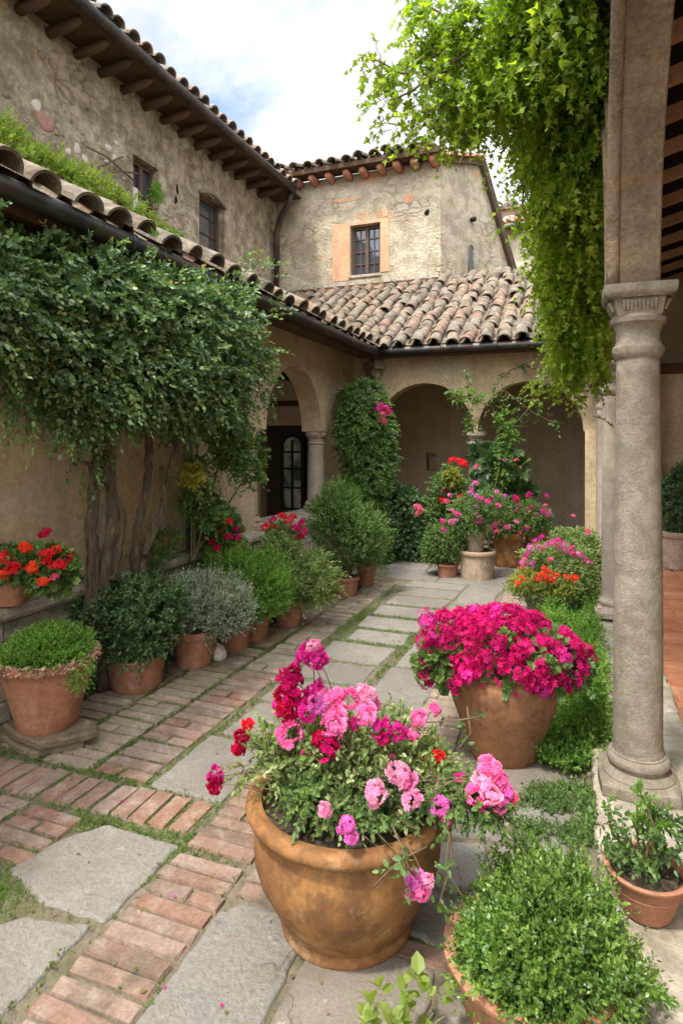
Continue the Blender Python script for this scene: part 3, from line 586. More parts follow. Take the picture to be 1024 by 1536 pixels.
dp=MB(); dp.tube([(-2.80,8.70,2.98),(-2.95,8.98,2.85),(-2.98,9.0,2.6),(-2.98,9.0,2.3)],.035,8); dp.build('downpipe',M['gutter'],BG)
# ================================================================== TALL LEFT HOUSE
LH=thing('tall_house','tall weathered house rising over the left gallery with a long corbelled eave','house',(-6,4,0))
w1=(AX(200,300,-6.0)[1],AX(238,300,-6.0)[1]); w2=(AX(299,380,-6.0)[1],AX(337,380,-6.0)[1])
ho=-4.0
hole_wall('wall',M['old_wall'],LH,(-6.0,ho,0),(0,1,0),15.72,3.6,6.80,[(w1[0]-ho,w1[1]-ho,4.9,5.85),(w2[0]-ho,w2[1]-ho,4.72,5.98)],(1,0,0),.2)
window(LH,(-6.13,w1[0]+.01,0),(0,1,0),w1[1]-w1[0]-.02,4.91,5.84,(1,0,0),2,2,.055)
window(LH,(-6.15,w2[0]+.01,0),(0,1,0),w2[1]-w2[0]-.02,4.73,5.97,(1,0,0),1,4,.06)
lt=MB(); a,b_=w2; P=[(-5.985,a-.02,5.93)]+[(-5.985,a+(b_-a)*k/8,5.93+.10*math.sin(math.pi*k/8)) for k in range(9)]+[(-5.985,b_+.02,5.93)]
lt.tube(P,.035,6); lt.build('lintel',M['stone'],LH)
wc=MB(); k0=(-6.2,w1[0]+.1,5.0)                         # white drape in the first window
wc.box((-6.128,w1[0]+.08,4.95),(-6.118,w1[0]+.32,5.45)); wc.build('curtain',plain('white_cloth',(.7,.7,.68)),LH)
EZ=6.74
eb=MB(); eb.beam((-5.70,-4,EZ+.03),(-5.70,11.69,EZ+.03),.62,.035); eb.build('eave_board',M['wood_dark'],LH)
y=-1.2
while y<11.2:
    cb=MB(); A=np.array([-6.02,y,EZ-.07]); 
    pts=[A+[.0,0,-.02],A+[.25,0,-.015],A+[.42,0,.005],A+[.52,0,.035]]
    cb.tube(pts,[.065,.062,.055,.03],10,ridge=.14); cb.build('corbel',M['corbel'],LH); y+=.43+RS.uniform(-.02,.02)
gutter(LH,(-5.36,-4,EZ+.03),(-5.36,11.25,EZ+.03),.075)
roof_tiles('roof',M['tile_dark'],LH,(-5.38,-4,EZ+.08),(0,1,0),unit((-1,0,.42)),15.6,3.0,.27,.42,.35,wd=.22,lift=.06,jit=1.5)
for (u,v,r) in ((55,158,.075),(103,228,.05),(116,223,.06),(128,240,.055),(163,222,.065),(175,215,.045),(172,237,.05),(160,243,.04),(143,258,.055),(186,268,.03),(63,82,.07),(79,96,.075),(110,121,.07),(10,142,.05)):
    p=AX(u,v,-6.0); s=MB(); s.lathe([(0.2*r,-.02),(r*.8,-.016),(r,-.006),(r*.96,.004),(r*.75,.014),(r*.3,.02)],(0,0,0),18,wob=.12)
    V=s.v[0]; s.v[0]=np.column_stack([p[0]+V[:,2],p[1]+V[:,0],p[2]+V[:,1]*RS.uniform(.75,1.2)]); s.build('exposed_stone',M['pale_stone' if v>125 and u>50 else 'stone'],LH)
p=AX(68,182,-6.0); s=MB(); s.lathe([(.02,-.01),(.11,-.01),(.12,.0),(.10,.005),(.02,.006)],(0,0,0),22,wob=.22); V=s.v[0]; s.v[0]=np.column_stack([p[0]+V[:,2],p[1]+V[:,0],p[2]+V[:,1]*1.1]); s.build('red_patch',M['red_patch'],LH)
for (u,v) in ((266,284),(264,300)): 
    p=AX(u,v,-6.0); s=MB(); s.lathe([(.05,-.2),(.05,.003),(.035,.006)],(0,0,0),12,wob=.2); V=s.v[0]; s.v[0]=np.column_stack([p[0]+V[:,2],p[1]+V[:,0]*.6,p[2]+V[:,1]*1.6]); s.build('painted_putlog_hole',M['black'],LH)
dpx=MB(); dpx.tube([(-5.40,11.22,EZ-.02),(-5.46,11.26,EZ-.22),(-5.75,11.42,EZ-.45),(-5.88,11.52,EZ-.72),(-5.88,11.52,4.4)],.062,12)
dpx.build('downpipe',M['gutter'],LH)
# ================================================================== BACK HOUSE
BH=thing('stone_house','grey plastered house above the back gallery with a peach framed window','house',(-4.2,12,0))
BZ=7.08; yb=11.7
wl=AY(525,400,yb)[0]; wr_=AY(570,400,yb)[0]; zt=AY(548,336,yb)[2]; zb=AY(548,412,yb)[2]
hole_wall('wall',M['old_wall2'],BH,(-6.0,yb,0),(1,0,0),3.55,4.4,BZ,[(wl+6,wr_+6,zb,zt)],(0,-1,0),.22)
window(BH,(wl+.01,yb+.15,0),(1,0,0),wr_-wl-.02,zb+.01,zt-.01,(0,-1,0),2,4,.05)
sr=MB(); sl=AY(499,400,yb)[0]; s2=AY(583,400,yb)[0]
sr.box((sl,yb-.012,zb-.08),(wl-.002,yb+.02,zt+.06)); sr.box((wr_+.002,yb-.012,zb+.02),(s2,yb+.02,zt+.06)); sr.box((wl-.002,yb-.010,zt+.002),(wr_+.002,yb+.02,zt+.06))
sr.build('window_surround',M['peach'],BH)
si=MB(); si.box((wl-.03,yb-.05,zb-.05),(wr_+.03,yb+.1,zb-.002)); si.build('sill',M['ledge'],BH)
for (u,v,rx,rz,mm) in ((577,318,.07,.10,'peach'),(613,298,.13,.085,'peach'),(520,300,.30,.05,'peach')):
    p=AY(u,v,yb); s=MB(); s.lathe([(.1,-.01),(.95,-.01),(1.,.003),(.9,.005),(.1,.006)],(0,0,0),26,wob=.12); V=s.v[0]; s.v[0]=np.column_stack([p[0]+V[:,0]*rx,p[1]-V[:,2],p[2]+V[:,1]*rz]); s.build('plaster_patch',M[mm],BH)
for (u,v) in ((640,319),):
    p=AY(u,v,yb); s=MB(); s.lathe([(.05,-.2),(.055,.003),(.04,.006)],(0,0,0),12,wob=.15); V=s.v[0]; s.v[0]=np.column_stack([p[0]+V[:,0],p[1]-V[:,2],p[2]+V[:,1]]); s.build('painted_putlog_hole',M['black'],BH)
lz=MB(); z0=4.83; lz.beam((-6,yb-.03,z0+.04),(-2.47,yb-.03,z0+.04),.08,.09); lz.beam((-6,yb-.012,z0-.12),(-2.46,yb-.012,z0-.12),.05,.23,mi=1); lz.build('string_course',[M['ledge'],M['peach']],BH)
# gable face at an angle
K=np.array([-2.45,yb,0]); gd=unit((.447,.894,0)); up=np.array([0,0,1.])
gp=[K+up*4.3,K+gd*2.55+up*4.3,K+gd*2.55+up*5.25,K+gd*1.28+up*7.42,K+up*BZ]
gn=np.array([.894,-.447,0])
slabpoly('gable_wall',M['old_wall2'],BH,gp,.35,-gn)
back=[K+gd*1.28,K+gd*2.55]
rr=MB(); rr.add([K+up*BZ+gn*.08+gd*-.02,K+gd*1.28+up*7.44+gn*.08,K+gd*1.28+up*7.44-gn*4,np.array([-6.2,yb,BZ])],[(0,1,2,3),(3,2,1,0)])
rr.add([K+gd*1.28+up*7.44+gn*.08,K+gd*2.6+up*5.2+gn*.08,K+gd*2.6+up*5.2-gn*4,K+gd*1.28+up*7.44-gn*4],[(0,1,2,3),(3,2,1,0)]); rr.build('roof_deck',M['tile_dark'],BH)
vg=MB()
P=[];X=[]
for a_,b_,n in ((K+up*(BZ+.06)+gn*.05,K+gd*1.30+up*7.50+gn*.05,7),):
    for i in range(n):
        d=unit(b_-a_); P.append(a_+(b_-a_)*(i/n)); X.append(unit(d+up*.06))
P=np.array(P);X=np.array(X);Y=np.cross(up[None],X);Y/=np.linalg.norm(Y,axis=1)[:,None];Z=np.cross(X,Y)
vg.inst(TT,P,-X*-1,Y,Z,np.array([[.26,.2,.2]]*len(P))); vg.build('verge_tiles',M['tile_red'],BH)
vb=MB(); vb.beam(K+gd*1.28+up*7.45+gn*.05,K+gd*2.58+up*5.22+gn*.05,.16,.09,up=gn); vb.beam(K+up*(BZ+.01)+gn*.05,K+gd*1.30+up*7.43+gn*.05,.12,.05,up=gn); vb.build('verge_board',M['corbel'],BH)
eb=MB(); eb.beam((-6.1,yb-.16,BZ+.06),(-2.36,yb-.16,BZ+.06),.42,.035,up=(0,0,1)); eb.beam((-5.6,yb-.36,BZ+.05),(-2.40,yb-.36,BZ+.05),.05,.09); eb.build('eave_board',M['wood_dark'],BH)
x=-5.75
while x<-2.5:
    cb=MB(); A=np.array([x,yb+.02,BZ-.05]); cb.tube([A,A+[0,-.16,0],A+[0,-.27,.015],A+[0,-.32,.03]],[.085,.085,.078,.045],10,ridge=.08); cb.build('corbel',M['corbel_red'],BH); x+=.37+RS.uniform(-.04,.04)
roof_tiles('roof',M['tile'],BH,(-6.0,yb-.40,BZ+.09),(1,0,0),unit((0,1,.30)),3.72,1.3,.27,.42,.34,wd=.215,lift=.05,jit=2)
sp=AY(708,322,12.7); q_=K+gd*.98+up*6.17
s=MB(); s.tube([q_-gn*.1,q_+gn*.1],[.045,.05],10); s.build('spout',M['iron'],BH)
q_=K+gd*.97+up*5.30; s=MB(); pts=[]
for k in range(11):
    a=math.pi*k/10; pts.append(q_+gd*.085*math.cos(a)+up*(.27+.085*math.sin(a))+gn*.004)
pts+= [q_-gd*.085-up*.3+gn*.004,q_+gd*.085-up*.3+gn*.004]
s.add(pts,[tuple(range(len(pts)))]); s.tube(pts[:11]+[pts[11]],.018,6,mi=1); s.tube([pts[0],pts[12]],.018,6,mi=1); s.build('window',[M['glass'],M['stone']],BH)
# ================================================================== DISTANT HOUSE
DH=thing('distant_house','distant stone house with red tiled roof and small skylight seen past the gable','house',(-1,24,0))
hole_wall('wall',M['old_wall2'],DH,(-3.2,24,0),(1,0,0),7,3,9.55,[],(0,-1,0),.2)
gutter(DH,(-3.3,23.6,9.66),(4,23.6,9.66),.14)
slabpoly('roof_deck',M['tile_red'],DH,[(-3.3,23.6,9.7),(4,23.6,9.7),(4,27,11.3),(-2.2,27,11.3)],.1)
roof_tiles('roof',M['tile_red'],DH,(-3.3,23.6,9.72),(1,0,0),unit((0,1,.47)),7.2,3.4,.30,.5,.4,wd=.24,lift=.06,keep=lambda p:p[0]>-3.3+(p[1]-23.6)*.35)
ch=MB(); c0=AY(766,316,25.5); ch.box((c0[0]-.45,25.2,c0[2]-.9),(c0[0]+.45,26,c0[2]-.05)); ch.add([(c0[0]-.6,25.05,c0[2]-.05),(c0[0]+.6,25.05,c0[2]-.05),(c0[0]+.6,26.1,c0[2]-.05),(c0[0]-.6,26.1,c0[2]-.05),(c0[0],25.05,c0[2]+.28),(c0[0],26.1,c0[2]+.28)],[(0,1,4),(1,2,5,4),(2,3,5),(3,0,4,5),(0,3,2,1)])
ch.build('chimney',M['tile_dark'],DH)
sk=MB(); c1=AY(752,330,24.6); sk.add([c1+[-.35,0,-.35],c1+[.15,0,-.35],c1+[.5,.5,.3],c1+[.1,.5,.3]],[(0,1,2,3)]); sk.build('skylight',plain('pale_glass',(.55,.6,.66),.15,.6),DH)
# ================================================================== RIGHT LOGGIA
RL=thing('loggia','shadowed loggia on the right with grey stone columns, stone arches and open timber ceiling','loggia',(.3,4,0))
CX=.262; ZC=2.40; yc=(3.15,6.0,8.85)
WX0,WX1=.155,.335
ya=-2.55; arcs=[( (a+b_)/2-ya,(b_-a)/2-.10,ZC) for a,b_ in zip((-2.55,.3)+yc[:-1],(.3,)+yc)]
arcade_wall('wall',M['arch_stone'],RL,(WX0,ya,0),(0,1,0),yc[2]-ya+.2,ZC,4.02,arcs,WX1-WX0,(-1,0,0))
am=MB()                                                # raised moulding round each arch
for c_,r,sp_ in arcs[1:]:
    P=[(WX0-.003,ya+c_-(r+.008)*math.cos(a),sp_+(r+.008)*math.sin(a)+.002) for a in np.linspace(0,math.pi,61)]; am.tube(P,.030,10)
    P=[(WX1+.0,ya+c_-(r+.004)*math.cos(a),sp_+(r+.004)*math.sin(a)+.002) for a in np.linspace(0,math.pi,61)]; am.tube(P,.012,8)
    P=[(WX0-.004,ya+c_-(r+.17)*math.cos(a),sp_+(r+.17)*math.sin(a)) for a in np.linspace(.12,math.pi-.12,41)]; am.tube(P,.018,8)
am.build('arch_moulding',M['arch_stone'],RL)
for k,yy in enumerate(yc): column(RL,CX+(0,.038,.065)[k],yy,.13 if k else .10,ZC,.106 if k==0 else .098,'stone' if k==0 else 'stone_pale','flared')
pl=MB(); y=-1.0
while y<9.0:
    l=RS.uniform(.8,1.5); x0=.075+RS.uniform(-.01,.01); 
    slab(pl,[(x0,y),(x0,y+l-.01),(.56,y+l-.01),(.56,y)],z=.10,rough=.008,bev=.014); y+=l
pl.build('plinth',M['ledge'],RL)
fl=MB(); y=-1.0
while y<9.6:                                           # terracotta floor, bricks laid along the gallery
    x=.57
    while x<3.3:
        brick(fl,x+.13,y+.06,.255,.113,z=.095); x+=.262
    y+=.12
fl.box((.56,-1,-.02),(3.4,9.6,.075)); fl.build('floor',M['cotto'],RL)
raf=[2.2,2.6,3.0,3.45,3.95,4.45,5.0,5.6,6.25,6.95,7.7,8.5,9.3,10.1,11,12,13]
y=-.5; 
for yy in [.2,.7,1.2,1.7]+raf:
    rb=MB(); rb.beam((.30,yy,3.97),(3.6,yy,4.85),.065,.10); rb.build('rafter',M['wood_rafter'],RL)
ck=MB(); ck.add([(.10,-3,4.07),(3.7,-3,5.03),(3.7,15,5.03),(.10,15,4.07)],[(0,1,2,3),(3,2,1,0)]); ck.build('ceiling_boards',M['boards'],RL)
roof_tiles('roof',M['tile'],RL,(-.08,-3,4.06),(0,1,0),unit((1,0,.267)),11.6,3.6,.27,.44,.36,wd=.22,lift=.05)
MB().box((3.4,-1,0),(3.6,15,4.8)).build('side_wall',M['stucco_in'],RL)
MB().box((.6,9.62,0),(3.4,9.85,2.62)).build('end_wall',M['stucco'],RL)
MB().box((.45,14.8,0),(3.6,15,5)).build('rear_wall',M['stucco_in'],RL)
bm=MB(); bm.beam((.36,-1,3.90),(.36,9.4,3.90),.10,.14) if 0 else bm.beam((.5,9.72,2.70),(3.5,9.72,2.70),.2,.15); bm.build('tie_beam',M['wood_dark'],RL)
# ================================================================== PLANT TOOLS
LT_D=(np.array([(0,0,0),(.5,.30,.06),(1,0,0),(.5,-.30,.06)],float),[(0,3,2),(0,2,1)])                      # folded leaf
LT_S=(np.array([(0,0,0),(.28,.26,.07),(.68,.22,.04),(1,0,-.06),(.68,-.22,.04),(.28,-.26,.07),(.3,0,0),(.68,0,0)],float),
      [(0,6,1),(0,5,6),(1,6,7,2),(6,5,4,7),(2,7,3),(7,4,3)])                                             # shaped leaf
def lobed(n=11):
    V=[(.0,0,0)]
    for k in range(n):
        a=math.pi*(-.86+1.72*k/(n-1)); r=.52*(1+.16*(-1)**k); V.append((.42+r*math.cos(a),r*math.sin(a),.10*abs(math.sin(a*1.5))+.04*(-1)**k))
    V.append((.42,0,0)); c=n+1
    return np.array(V,float),[(c,i,i+1) for i in range(1,n)]+[(c,0,1),(c,n,0)]
LT_L=lobed()
LT_T=(np.array([(0,0,0),(.42,.13,.03),(1,0,0),(.42,-.13,.03)],float),[(0,3,2),(0,2,1)])                    # narrow
LT_3=[]                                                                                                  # three-lobed vine leaf
_v=[(0,0,0),(.12,.22,.03),(.30,.52,.0),(.42,.24,.05),(1.0,0,-.05),(.42,-.24,.05),(.30,-.52,.0),(.12,-.22,.03),(.3,0,0)]
LT_3=(np.array(_v,float),[(8,0,1),(8,1,2,3),(8,3,4),(8,4,5),(8,5,6,7),(8,7,0)])
LT_R=(LT_S[0]*np.array([1,1.45,1.2]),LT_S[1])
def nrmz(A): return A/(np.linalg.norm(A,axis=-1,keepdims=True)+1e-9)
def sprigs(mb, P, D, Ls, K, size, T=LT_D, ang=.9, droop=.25, flat=.3, sj=.3, stem=None, t0=.15, upn=.55, rshift=0.0):
    """leafy twigs: from P along D, K leaves each"""
    n=len(P); D=nrmz(D); Ls=np.broadcast_to(np.asarray(Ls,float),(n,)); up=np.array([0,0,1.])
    R1=nrmz(np.cross(D,nrmz(RS.normal(size=(n,3))))); R2=np.cross(D,R1); br=RS.rand(n)
    for k in range(K):
        t=t0+(1-t0)*(k+.6)/K; ph=k*2.4+RS.uniform(-.5,.5,n)
        pos=P+D*(Ls*t)[:,None]-up[None]*(droop*Ls*t*t)[:,None]
        pr=R1*np.cos(ph)[:,None]+R2*np.sin(ph)[:,None]; al=(ang*(1-.55*(k/K)))+RS.normal(size=n)*.2
        Dd=nrmz(D-up[None]*droop*1.6*t)
        X=nrmz(Dd*np.cos(al)[:,None]+pr*np.sin(al)[:,None]+RS.normal(size=(n,3))*.18)
        Nn=nrmz(Dd*np.sin(al)[:,None]-pr*np.cos(al)[:,None]+up[None]*upn+RS.normal(size=(n,3))*flat)
        Z=nrmz(Nn-X*np.sum(Nn*X,axis=1)[:,None]); Y=np.cross(Z,X)
        S=size*(1+RS.normal(size=n)*sj*.6).clip(.45,1.7)*(1.05-.35*t)
        rn=np.clip(.55*br+.3*RS.rand(n)+.25*t+rshift,0,1)
        mb.inst(T,pos,X,Y,Z,S,rnd=rn)
        if stem is not None and k==0:
            for i in range(n):
                if RS.rand()<.999: stem.tube([P[i],P[i]+D[i]*Ls[i]*.5-up*droop*Ls[i]*.25,P[i]+D[i]*Ls[i]*.95-up*droop*Ls[i]*.9],[.0022,.0017,.001],3,cap=False)
def lump(Dv, seed, amp=.18, fr=3.0):
    q=np.random.RandomState(seed); s=np.zeros(len(Dv))
    for i in range(5):
        k=q.normal(size=3)*fr*(1+i*.5); s+=np.sin(Dv@k+q.rand()*6)/(1+i*.4)
    return 1+amp*s/1.8
def blob_pts(blobs, n, seed=1, amp=.18, inner=.55, up=.35, outw=1.0, zmin=None, fr=3.0):
    W=np.array([ (b[1][0]*b[1][1]*b[1][2])**(2/3) for b in blobs]); W/=W.sum(); idx=RS.choice(len(blobs),n,p=W)
    Dv=nrmz(RS.normal(size=(n,3))); C=np.array([b[0] for b in blobs])[idx]; R_=np.array([b[1] for b in blobs])[idx]
    rr=np.empty(n)
    for i in range(len(blobs)): mk=idx==i; rr[mk]=lump(Dv[mk],seed+i*13,amp,fr)
    rad_=inner+(1-inner)*RS.rand(n)**.5
    P=C+Dv*R_*(rr*rad_)[:,None]; O=nrmz(Dv/R_*R_.mean()*outw+np.array([0,0,up])+RS.normal(size=(n,3))*.35)
    if zmin is not None: k=P[:,2]>zmin; P,O=P[k],O[k]
    return P,O
def foliage(parent, blobs, n, L_, K, size, mat, T=LT_D, seed=1, amp=.18, inner=.55, up=.35, name='foliage', zmin=None, keep=None, stem=None, fr=3.0, **kw):
    P,O=blob_pts(blobs,n,seed,amp,inner,up,zmin=zmin,fr=fr)
    if keep is not None: k=keep(P); P,O=P[k],O[k]
    mb=MB(); Ls=L_*RS.uniform(.5,1.5,len(P)); P=P-O*Ls[:,None]*.5; sprigs(mb,P,O,Ls,K,size,T,stem=stem,**kw)
    return mb.build(name,mat,parent)
# ---- flower heads
def petal_ring(n=5, r=1.0, cup=.35, w=.62, off=0, z=0, ruf=.08):
    V=[];F=[]
    for k in range(n):
        a=2*math.pi*k/n+off; c,s=math.cos(a),math.sin(a); b=len(V)
        for (x,y,h) in ((.05,0,0),(.55,w*.5,.10),(.95,w*.36,.22+ruf),(1.03,0,.16),(.95,-w*.36,.22+ruf),(.55,-w*.5,.10),(.6,0,.02)):
            x*=r; y*=r; h=h*cup*2*r+z; V.append((x*c-y*s,x*s+y*c,h))
        F+=[(b,b+6,b+1),(b,b+5,b+6),(b+1,b+6,b+3,b+2),(b+6,b+5,b+4,b+3)]
    return V,F
def merge(*parts):
    V=[];F=[]
    for v,f in parts: o=len(V); V+=v; F+=[tuple(i+o for i in q) for q in f]
    return np.array(V,float),F
FL5=merge(petal_ring(5,1,.3))
FLD=merge(petal_ring(5,1,.30,.85,0,0,.18),petal_ring(5,.78,.7,.8,.6,.06,.2),petal_ring(4,.5,1.2,.8,.2,.12,.2))   # double
def petal_lo(n=4):
    V=[];F=[]
    for k in range(n):
        a=2*math.pi*k/n; b=len(V)
        for r,da,h in ((0,0,0),(.7,.5,.2),(1,0,.12),(.7,-.5,.2)): V.append((r*math.cos(a+da),r*math.sin(a+da),h))
        F.append((b,b+3,b+2)); F.append((b,b+2,b+1))
    return np.array(V,float),F
FLO=petal_lo()
HEADS={}
def head_mesh(kind, color, var):
    key=(kind,color,var)
    if key in HEADS: return HEADS[key]
    mb=MB(); R0=np.random.RandomState(hash(var)%97+3)
    n,fs,T,hem=dict(geranium=(30,.40,FL5,-.4),double=(17,.52,FLD,-.5),far=(22,.44,FLO,-.45),loose=(14,.38,FL5,-.6))[kind]
    i=np.arange(n)+.5; zc=1-(1-hem)*i/n; th=i*2.399963+var; rr=np.sqrt(np.clip(1-zc*zc,0,1)); D=np.column_stack([rr*np.cos(th),rr*np.sin(th),zc])
    D=nrmz(D+RS.normal(size=D.shape)*.2); P=D*np.array([1,1,.85])*(.62+RS.rand(n)[:,None]*.5)*lump(D,var*7+3,.16,2.2)[:,None]
    Z=nrmz(D+RS.normal(size=D.shape)*.4); X=nrmz(np.cross(Z,RS.normal(size=D.shape))); Y=np.cross(Z,X)
    mb.inst(T,P,X,Y,Z,fs*RS.uniform(.8,1.2,n),rnd=np.clip(.2+.6*RS.rand(n)+.2*D[:,2],0,1))
    o=mb.build('flower_head',Pm[color]); me=o.data; bpy.data.objects.remove(o); HEADS[key]=me; return me
def head(parent, p, r, color, kind='geranium', out=None, label=None, stretch=1.0):
    me=head_mesh(kind,color,int(RS.randint(3))); o=bpy.data.objects.new('flower_head',me); COL.objects.link(o); o.parent=parent
    o.location=[float(a-b_) for a,b_ in zip(p,parent['_o'])]
    d=Vector(out if out is not None else (RS.normal()*.45,RS.normal()*.45-.3,1)).normalized()
    q=d.to_track_quat('Z','Y'); q.rotate(Matrix.Rotation(RS.uniform(0,6),3,d)) if 0 else None
    o.rotation_mode='QUATERNION'; o.rotation_quaternion=q @ Matrix.Rotation(RS.uniform(0,6),3,'Z').to_quaternion()
    r/=1.25; o.scale=(r,r,r*stretch)
    return o
# ---- pots
def pot_fit(u, vb, vr, wr, wb, z0=0.0):
    d0=(EYE-z0)*FPX/(vb-HOR); d=d0/(1-wb/(2*FPX)); r=wr/2/FPX*d; zr=EYE-(vr-HOR)/FPX*(d-r); c=at(u,HOR,d); return c[0],c[1],d,r,wb/2/FPX*d,zr
def flower_pot(parent, x, y, z0, zr, R, rb, mat, style='plain', seg=56, soil=.05, lichen=False):
    H=zr-z0; p=MB(); th=.07*R+.006
    if style=='plain':
        out_=[(rb*.97,0),(rb,.008),(rb+(R*.93-rb)*.5,H*.46),(R*.93,H*.80),(R*.945,H*.81),(R*1.0,H*.83),(R*1.02,H*.90),(R*1.02,H*.97),(R*.99,H)]
    elif style=='thin':
        out_=[(rb*.97,0),(rb,.006),(rb+(R*.95-rb)*.55,H*.5),(R*.95,H*.88),(R*.99,H*.90),(R*1.02,H*.935),(R*1.02,H*.98),(R*.98,H)]
    elif style=='big':
        out_=[(rb*.97,0),(rb*1.01,.008),(rb*1.03,.022),(rb*1.02,.036),(rb*.985,.044),(rb*1.0,.055),(rb*1.09,H*.19),(R*.79,H*.29),(R*.88,H*.42),(R*.93,H*.54),(R*.945,H*.64),(R*.935,H*.74),(R*.90,H*.83),(R*.885,H*.865),(R*.90,H*.872),(R*.97,H*.885),(R*1.01,H*.91),(R*1.025,H*.94),(R*1.015,H*.975),(R*.97,H*.998),(R*.95,H)]
    elif style=='urn':
        out_=[(rb*.96,0),(rb,.012),(rb*1.13,H*.16),(R*.80,H*.36),(R*.92,H*.56),(R*.99,H*.72),(R*1.01,H*.82),(R*.99,H*.89),(R*.93,H*.935),(R*.90,H*.95),(R*.93,H*.965),(R*.94,H*.985),(R*.91,H)]
    elif style=='drum':
        out_=[(rb*.98,0),(rb*1.0,.01),(rb*1.0,H*.1),(R*.92,H*.78),(R*.92,H*.82),(R*1.0,H*.84),(R*1.03,H*.88),(R*1.02,H*.97),(R*.98,H)]
    elif style=='bowl':
        out_=[(rb*.9,0),(rb,.01),(R*.80,H*.30),(R*.95,H*.62),(R*.98,H*.86),(R*1.03,H*.9),(R*1.04,H*.97),(R*.98,H)]
    P2=[]                                              # resample for smoothness
    for (a,b_),(c_,d) in zip(out_[:-1],out_[1:]):
        k=max(1,int(abs(d-b_)/.03)); P2+=[(a+(c_-a)*i/k,b_+(d-b_)*i/k) for i in range(k)]
    P2.append(out_[-1]); Ri=P2[-1][0]-th
    P2+=[(Ri+th*.4,H-.001),(Ri,H-.006),(Ri*.98,H-soil-.03)]
    p.lathe(P2,(x,y,z0),seg,wob=.006); o=p.build('pot',M[mat],parent,45)
    s=MB(); n=28; V=[(x,y,zr-soil+.012)]; 
    for ring in (.35,.7,1.0):
        for k in range(n): V.append((x+Ri*ring*math.cos(2*math.pi*k/n),y+Ri*ring*math.sin(2*math.pi*k/n),zr-soil+RS.uniform(-.006,.01)*(1 if ring<1 else .3)))
    F=[(0,1+k,1+(k+1)%n) for k in range(n)]+[(1+r_*n+k,1+(r_+1)*n+k,1+(r_+1)*n+(k+1)%n,1+r_*n+(k+1)%n) for r_ in (0,1) for k in range(n)]
    s.add(V,F,smooth=True); s.build('soil',M['soil'],parent)
    if lichen:
        l=MB(); T=(BT[0]*1.0,BT[1]); nn_=900; a=RS.rand(nn_)*6.283; rr=R*RS.uniform(.93,1.05,nn_); zz=zr+RS.uniform(-.03,.012,nn_)
        Pp=np.column_stack([x+rr*np.cos(a),y+rr*np.sin(a),zz]); X=nrmz(RS.normal(size=(nn_,3))); Z=nrmz(np.cross(X,RS.normal(size=(nn_,3)))); l.inst(T,Pp,X,np.cross(Z,X),Z,RS.uniform(.007,.016,nn_)); l.build('crusted_rim',M['lichen_rim'],parent)
    return o
def stems_up(parent, c, r0, tops, mat='stem', rr=.004, seg=5, name='stem'):
    mb=MB()
    for tp in tops:
        a=np.array(c)+np.array([RS.uniform(-r0,r0),RS.uniform(-r0,r0),0]); tp=np.array(tp); m1=a*.55+tp*.45+np.array([RS.normal()*.02,RS.normal()*.02,.04])
        mb.tube([a,a*.75+m1*.25+[0,0,.01],m1,m1*.4+tp*.6+[0,0,.015],tp],[rr,rr*.9,rr*.75,rr*.6,rr*.45],seg,cap=False)
    return mb.build(name,M[mat],parent)
GP='potted shrubs lined up along the left bench wall'
# ================================================================== LEFT ROW OF POTS
# groundcover pot on flat stones
x,y,d,R,rb,zr=pot_fit(72,1106,1008,138,84,.10)
st=MB(); 
for k,(dx,dy,wd,z) in enumerate(((-.01,-.03,.215,.0),(.02,.0,.245,.052))):
    sm=MB(); n=26; pr=[]; V=[]
    for h,s in ((0,.96),(.012,1.),(.038,1.01),(.05,.95)):
        for i in range(n):
            a=2*math.pi*i/n; q=wd*s*(1/max(abs(math.cos(a+.4)),abs(math.sin(a+.4))))**.75*(1+.04*math.sin(3*a+k)+.02*math.sin(9*a)); V.append((x+dx+q*math.cos(a)*1.0,y+dy+q*.62*math.sin(a),z+h))
    F=[(j*n+i,j*n+(i+1)%n,(j+1)*n+(i+1)%n,(j+1)*n+i) for j in range(3) for i in range(n)]+[tuple(range(n))[::-1],tuple(3*n+i for i in range(n))]
    sm.add(V,F); o=sm.build('stone_slab',M['slate']); o['_o']=[0,0,0]
    tag(o,'flat brown stone on the paving, lower of the two under the left pot' if k==0 else 'flat stone slab directly under the left terracotta pot, upper of the two','stone slab','flat stones under the pot')
t1=thing('potted_plant','wide terracotta pot with crusted rim and low bright green groundcover standing on two flat stones','potted plant',(x,y,.10),GP)
flower_pot(t1,x,y,.10,zr,R,rb,'tc_red','thin',lichen=True)
foliage(t1,[((x,y,zr+.03),(R*1.0,R*1.0,.10)),((x+.03,y,zr+.07),(R*.75,R*.75,.10))],2600,.06,6,.017,L['bright'],up=.9,amp=.12,zmin=zr-.05,droop=.1)
foliage(t1,[((x+R*1.02,y-.02,zr-.06),(.04,.08,.10))],120,.05,6,.016,L['bright'],up=-.2)
def pshrub(u,vb,vr,wr,wb,label,pm,style,blobs,n,L_,K,size,mat,z0=0.0,kind='potted_shrub',cat='potted shrub',group=GP,T=LT_D,stem=True,**kw):
    x,y,d,R,rb,zr=pot_fit(u,vb,vr,wr,wb,z0); t_=thing(kind,label,cat,(x,y,z0),group); flower_pot(t_,x,y,z0,zr,R,rb,pm,style)
    B=[(at(bu,bv,d+dd),(ru/FPX*d,rdp,rv/FPX*d)) for bu,bv,ru,rv,rdp,dd in blobs]
    foliage(t_,B,n,L_,K,size,mat if not isinstance(mat,str) else L[mat],T=T,**kw)
    if stem: stems_up(t_,(x,y,zr-.05),R*.4,[b[0] for b in B for _ in range(4)]+[b[0]+RS.normal(size=3)*np.array(b[1])*.5 for b in B for _ in range(5)],rr=.006)
    return t_,(x,y,d,R,rb,zr),B
